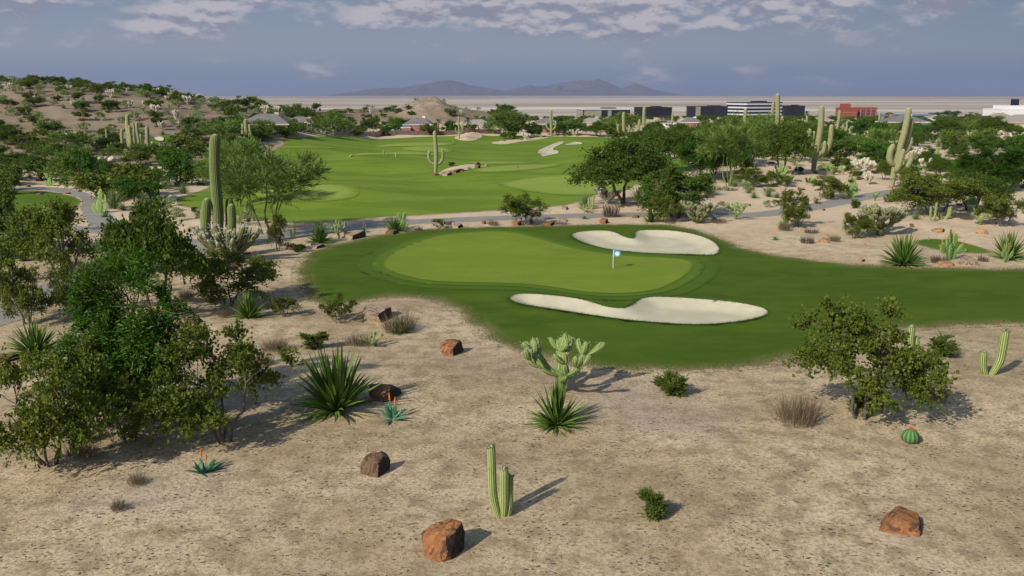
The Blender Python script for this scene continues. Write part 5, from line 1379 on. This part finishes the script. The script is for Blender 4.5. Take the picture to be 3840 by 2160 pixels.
scatter(62, ['olvf', 'olvf', 'frnf', 'palf', 'olvf'], (-150, -28), (120, 260), 6.0, foot, {'olvf': (2.0, 3.6), 'frnf': (2.6, 4.4), 'palf': (3, 4.6)})
scatter(64, ['pbf', 'chc', 'spn', 'pea', 'grs'], (-150, -20), (85, 240), 2.5, foot, {'pbf': (1, 1.8), 'chc': (1.2, 2.2), 'spn': (1, 1.8), 'pea': (1, 2), 'grs': (.6, 1)})
right = lambda x, y: x > 30 + (y - 110) * .18
scatter(95, ['olvf', 'olvf', 'drkf', 'frnf', 'olvf'], (40, 260), (190, 480), 7.5, right, {'olvf': (3, 5), 'drkf': (4, 6.5), 'frnf': (4, 6.5)}) if False else scatter(165, ['olvf', 'olvf', 'frnf', 'olvf', 'palf'], (34, 290), (175, 520), 6.5, right, {'olvf': (2.6, 4.8), 'palf': (4, 6.4), 'frnf': (3.4, 5.4)})
scatter(80, ['pbf', 'chc', 'spn', 'pea', 'chgf', 'pbf'], (35, 190), (120, 330), 3.0, right, {'pbf': (1, 2), 'chc': (1.3, 2.6), 'spn': (1, 2), 'pea': (1, 2.2), 'chgf': (1.2, 2)})
scatter(34, ['grs', 'brs', 'rk3', 'rk1', 'brs'], (26, 110), (88, 210), 2.0, right, {'grs': (.5, .9), 'brs': (.4, .8), 'rk3': (.4, 1.1), 'rk1': (.3, .9)})
scatter(70, ['grs', 'pbf', 'spn', 'grs', 'brs', 'bsh', 'chgf'], (24, 130), (100, 230), 2.2, lambda x, y: x > y * .17 + 6, {'grs': (.6, 1.1), 'pbf': (.8, 1.6), 'brs': (.5, .9), 'spn': (.9, 1.6), 'bsh': (.7, 1.2), 'chgf': (1, 1.7)})
scatter(60, ['grs', 'bsh', 'brs', 'pbf', 'rk1', 'rk0', 'grs'], (-75, -14), (44, 130), 2.2, lambda x, y: x < -(y - 30) * .13 - 8, {'grs': (.4, .9), 'bsh': (.5, 1.1), 'brs': (.4, .8), 'pbf': (.7, 1.3), 'rk1': (.2, .6), 'rk0': (.2, .6)})
edge = lambda x, y: True
scatter(40, ['olvf', 'frnf', 'olvf', 'palf'], (-100, 45), (322, 400), 6.5, edge, {'olvf': (3, 5), 'frnf': (3.5, 6), 'palf': (4, 6.5)})
scatter(34, ['pbf', 'chc', 'olvf', 'pbf'], (-120, -10), (455, 540), 5, edge, {'pbf': (1.5, 2.5), 'chc': (1.5, 2.5), 'olvf': (2, 3.6)})
scatter(60, ['olvf', 'frnf', 'drkt'], (-20, 300), (400, 560), 9, edge, {'olvf': (4, 6.5)}) if False else scatter(60, ['olvf', 'frnf'], (-20, 310), (400, 560), 9, edge, {'olvf': (4, 6.5), 'frnf': (4, 7)})

# labels of these: look, then what it stands by, then its order among its like
by = {}
for t in todo:
    o, k, x, y, sz = t; y_ = y
    onhill = x < 720 and y < 395 and o.location.y > 150 and k in ('olvf', 'pbf', 'spn', 'chc') and h0(np.array([o.location.x]), np.array([o.location.y]))[0] > 1.0
    if onhill:
        zone = 'on the crest of the brown hillside' if o.location.y > 300 else ('halfway up the brown hillside' if o.location.y > 245 else 'low on the brown hillside')
        size = 'large ' if o.scale[2] * 3 > {'olvf': 3.7, 'pbf': 4.2, 'spn': 4.5, 'chc': 4.3}[k] else 'small '
        if k == 'olvf': o.name = 'hillside_bush'; o['category'] = 'bush'
        lb = size + (ADJ[k].replace('shrub', 'bush') if k == 'olvf' else ADJ[k]) + ' ' + zone; o['label'] = lb; o['group'] = GROUPS[k] + ': ' + lb
        continue
    by.setdefault(ADJ.get(k, ADJ['olvf']) + ' ' + relation(x, y), []).append(t)
for lb, ts in by.items():
    ts.sort(key=lambda t: t[2])
    for i, t in enumerate(ts):
        o, k = t[0], t[1]
        if len(ts) == 1: l = lb
        elif len(ts) == 2: l = ('larger ' if t[4] >= max(q[4] for q in ts) else 'smaller ') + lb
        elif len(ts) <= 8: l = lb + ', ' + (ORD[i] if i < len(ts) - 1 else 'rightmost')
        else: l = lb
        o['label'] = l; o['group'] = GROUPS[k] if len(ts) <= 8 else GROUPS[k] + ': ' + lb
print('scatter', round(time.time() - T0, 1), len(bpy.data.objects))

# ------------------------------------------------------------------ haze
hz = MB(); hz.box(-40000, 40000, -40000, 40000, -31, 520)
# the ground sheet is clipped to the haze box reach by its own outer rings
hm, nt, b = newmat('haze_air'); nt.nodes.remove(b)
pv = nt.nodes.new('ShaderNodeVolumePrincipled'); pv.inputs['Color'].default_value = (.54, .64, .92, 1); pv.inputs['Density'].default_value = 3.6e-5; pv.inputs['Anisotropy'].default_value = .1
nt.links.new(pv.outputs[0], nt.nodes['Material Output'].inputs['Volume'])
HAZE = True
if HAZE: tag(obj('haze', hz.mesh('haze', hm)), 'thin pale haze over the whole plain', 'haze', None, 'stuff')

# ------------------------------------------------------------------ light and sky
SUN_EL = math.radians(33); SUN_AZ = math.radians(222)      # compass bearing of the sun: behind the camera, to its left
ld = bpy.data.lights.new('sun', 'SUN'); ld.energy = 4.1; ld.angle = math.radians(.6); ld.color = (1, .91, .77)
lo = bpy.data.objects.new('sun', ld); C.objects.link(lo)
d = Vector((math.sin(SUN_AZ) * math.cos(SUN_EL), math.cos(SUN_AZ) * math.cos(SUN_EL), math.sin(SUN_EL)))
lo.rotation_euler = (-d).to_track_quat('-Z', 'Y').to_euler()
w = bpy.data.worlds.new('World'); sc.world = w; w.use_nodes = True; nt = w.node_tree; s = N(nt)
bg = nt.nodes['Background']; bg.inputs['Strength'].default_value = .1
sky = s.node('ShaderNodeTexSky', sky_type='NISHITA'); sky.sun_disc = False; sky.sun_elevation = SUN_EL; sky.sun_rotation = SUN_AZ; sky.dust_density = 1.5
tc = s.node('ShaderNodeTexCoord').outputs['Generated']
sp = s.node('ShaderNodeSeparateXYZ'); s.link(tc, sp.inputs[0]); X_, Y_, Z_ = sp.outputs
def srgb(r_, g_, b_): return tuple(((c / 255) / 12.92 if c / 255 < .04045 else ((c / 255 + .055) / 1.055) ** 2.4) * 10 for c in (r_, g_, b_))
az = s.math('ARCTAN2', X_, Y_)
low = s.mix(s.ramp(Z_, 0.0, .045), srgb(101, 115, 145), srgb(140, 149, 164))
low = s.mix(s.ramp(Z_, .045, .11), low, srgb(120, 139, 163))
low = s.mix(s.math('MULTIPLY', s.ramp(az, .05, .55), .30), low, srgb(98, 116, 140))
# cumulus bands: noise in bearing / height, thickened where the bank lies
cv = s.node('ShaderNodeCombineXYZ'); s.link(az, cv.inputs[0]); s.link(s.math('MULTIPLY', Z_, 2.3), cv.inputs[1])
def cloud(off):
    mp = s.node('ShaderNodeMapping'); s.link(cv.outputs[0], mp.inputs[0]); mp.inputs['Location'].default_value = (3.1, off, 0)
    a = s.noise(mp.outputs[0], 11, 6, .52, 0); b_ = s.noise(mp.outputs[0], 48, 4, .6)
    return s.math('ADD', s.math('MULTIPLY', a, .83), s.math('MULTIPLY', b_, .17))
def blob(px, py, rx, ry, amp):
    a0 = math.atan((px - CX) / F); z0 = (236 - py) / F
    q = s.math('ADD', s.math('POWER', s.math('DIVIDE', s.math('SUBTRACT', az, a0), rx / F), 2), s.math('POWER', s.math('DIVIDE', s.math('SUBTRACT', Z_, z0), ry / F), 2))
    return s.math('MULTIPLY', s.math('EXPONENT', s.math('MULTIPLY', q, -1)), amp)
bias = None
for bl in ((110,22,200,24,.25),(590,20,180,32,.25),(440,74,160,28,.23),(960,32,200,30,.17),(1200,55,260,32,.22),(1060,118,90,14,.15),(1500,28,380,40,.23),(1440,92,260,22,.15),(1960,24,240,34,.20),(1800,78,130,18,.15),(2040,82,130,24,.14),(2330,50,75,14,.18),(2265,20,40,12,.15),(770,75,70,11,.15),(2550,48,70,13,.14),(90,68,60,9,.12),(-500,60,500,60,.12),(3200,60,600,70,.12)):
    q = blob(*bl); bias = q if bias is None else s.math('ADD', bias, q)
bias = s.math('ADD', bias, s.math('MULTIPLY', s.ramp(Z_, .12, .2), .06))
bias = s.math('SUBTRACT', bias, .09)
c0 = s.math('ADD', cloud(0), bias); c1 = s.math('ADD', cloud(.016), bias)
cov = s.ramp(c0, .455, .65)
lit = s.ramp(s.math('SUBTRACT', c0, c1), -.04, .05)
cc = s.mix(lit, srgb(134, 137, 154), srgb(188, 182, 188))
low = s.mix(s.math('MULTIPLY', cov, .9), low, cc)
up = s.mix(.35, sky.outputs[0], low)
full = s.mix(s.ramp(Z_, .16, .34), low, sky.outputs[0])
s.link(full, bg.inputs[0])
sc.view_settings.view_transform = 'Standard'; sc.view_settings.look = 'None'; sc.view_settings.gamma = 1; sc.view_settings.exposure = 0.08
sc.cycles.max_bounces = 6; sc.cycles.volume_bounces = 0; sc.cycles.transparent_max_bounces = 4; sc.cycles.diffuse_bounces = 3
sc.cycles.use_denoising = True
print('done', round(time.time() - T0, 1))
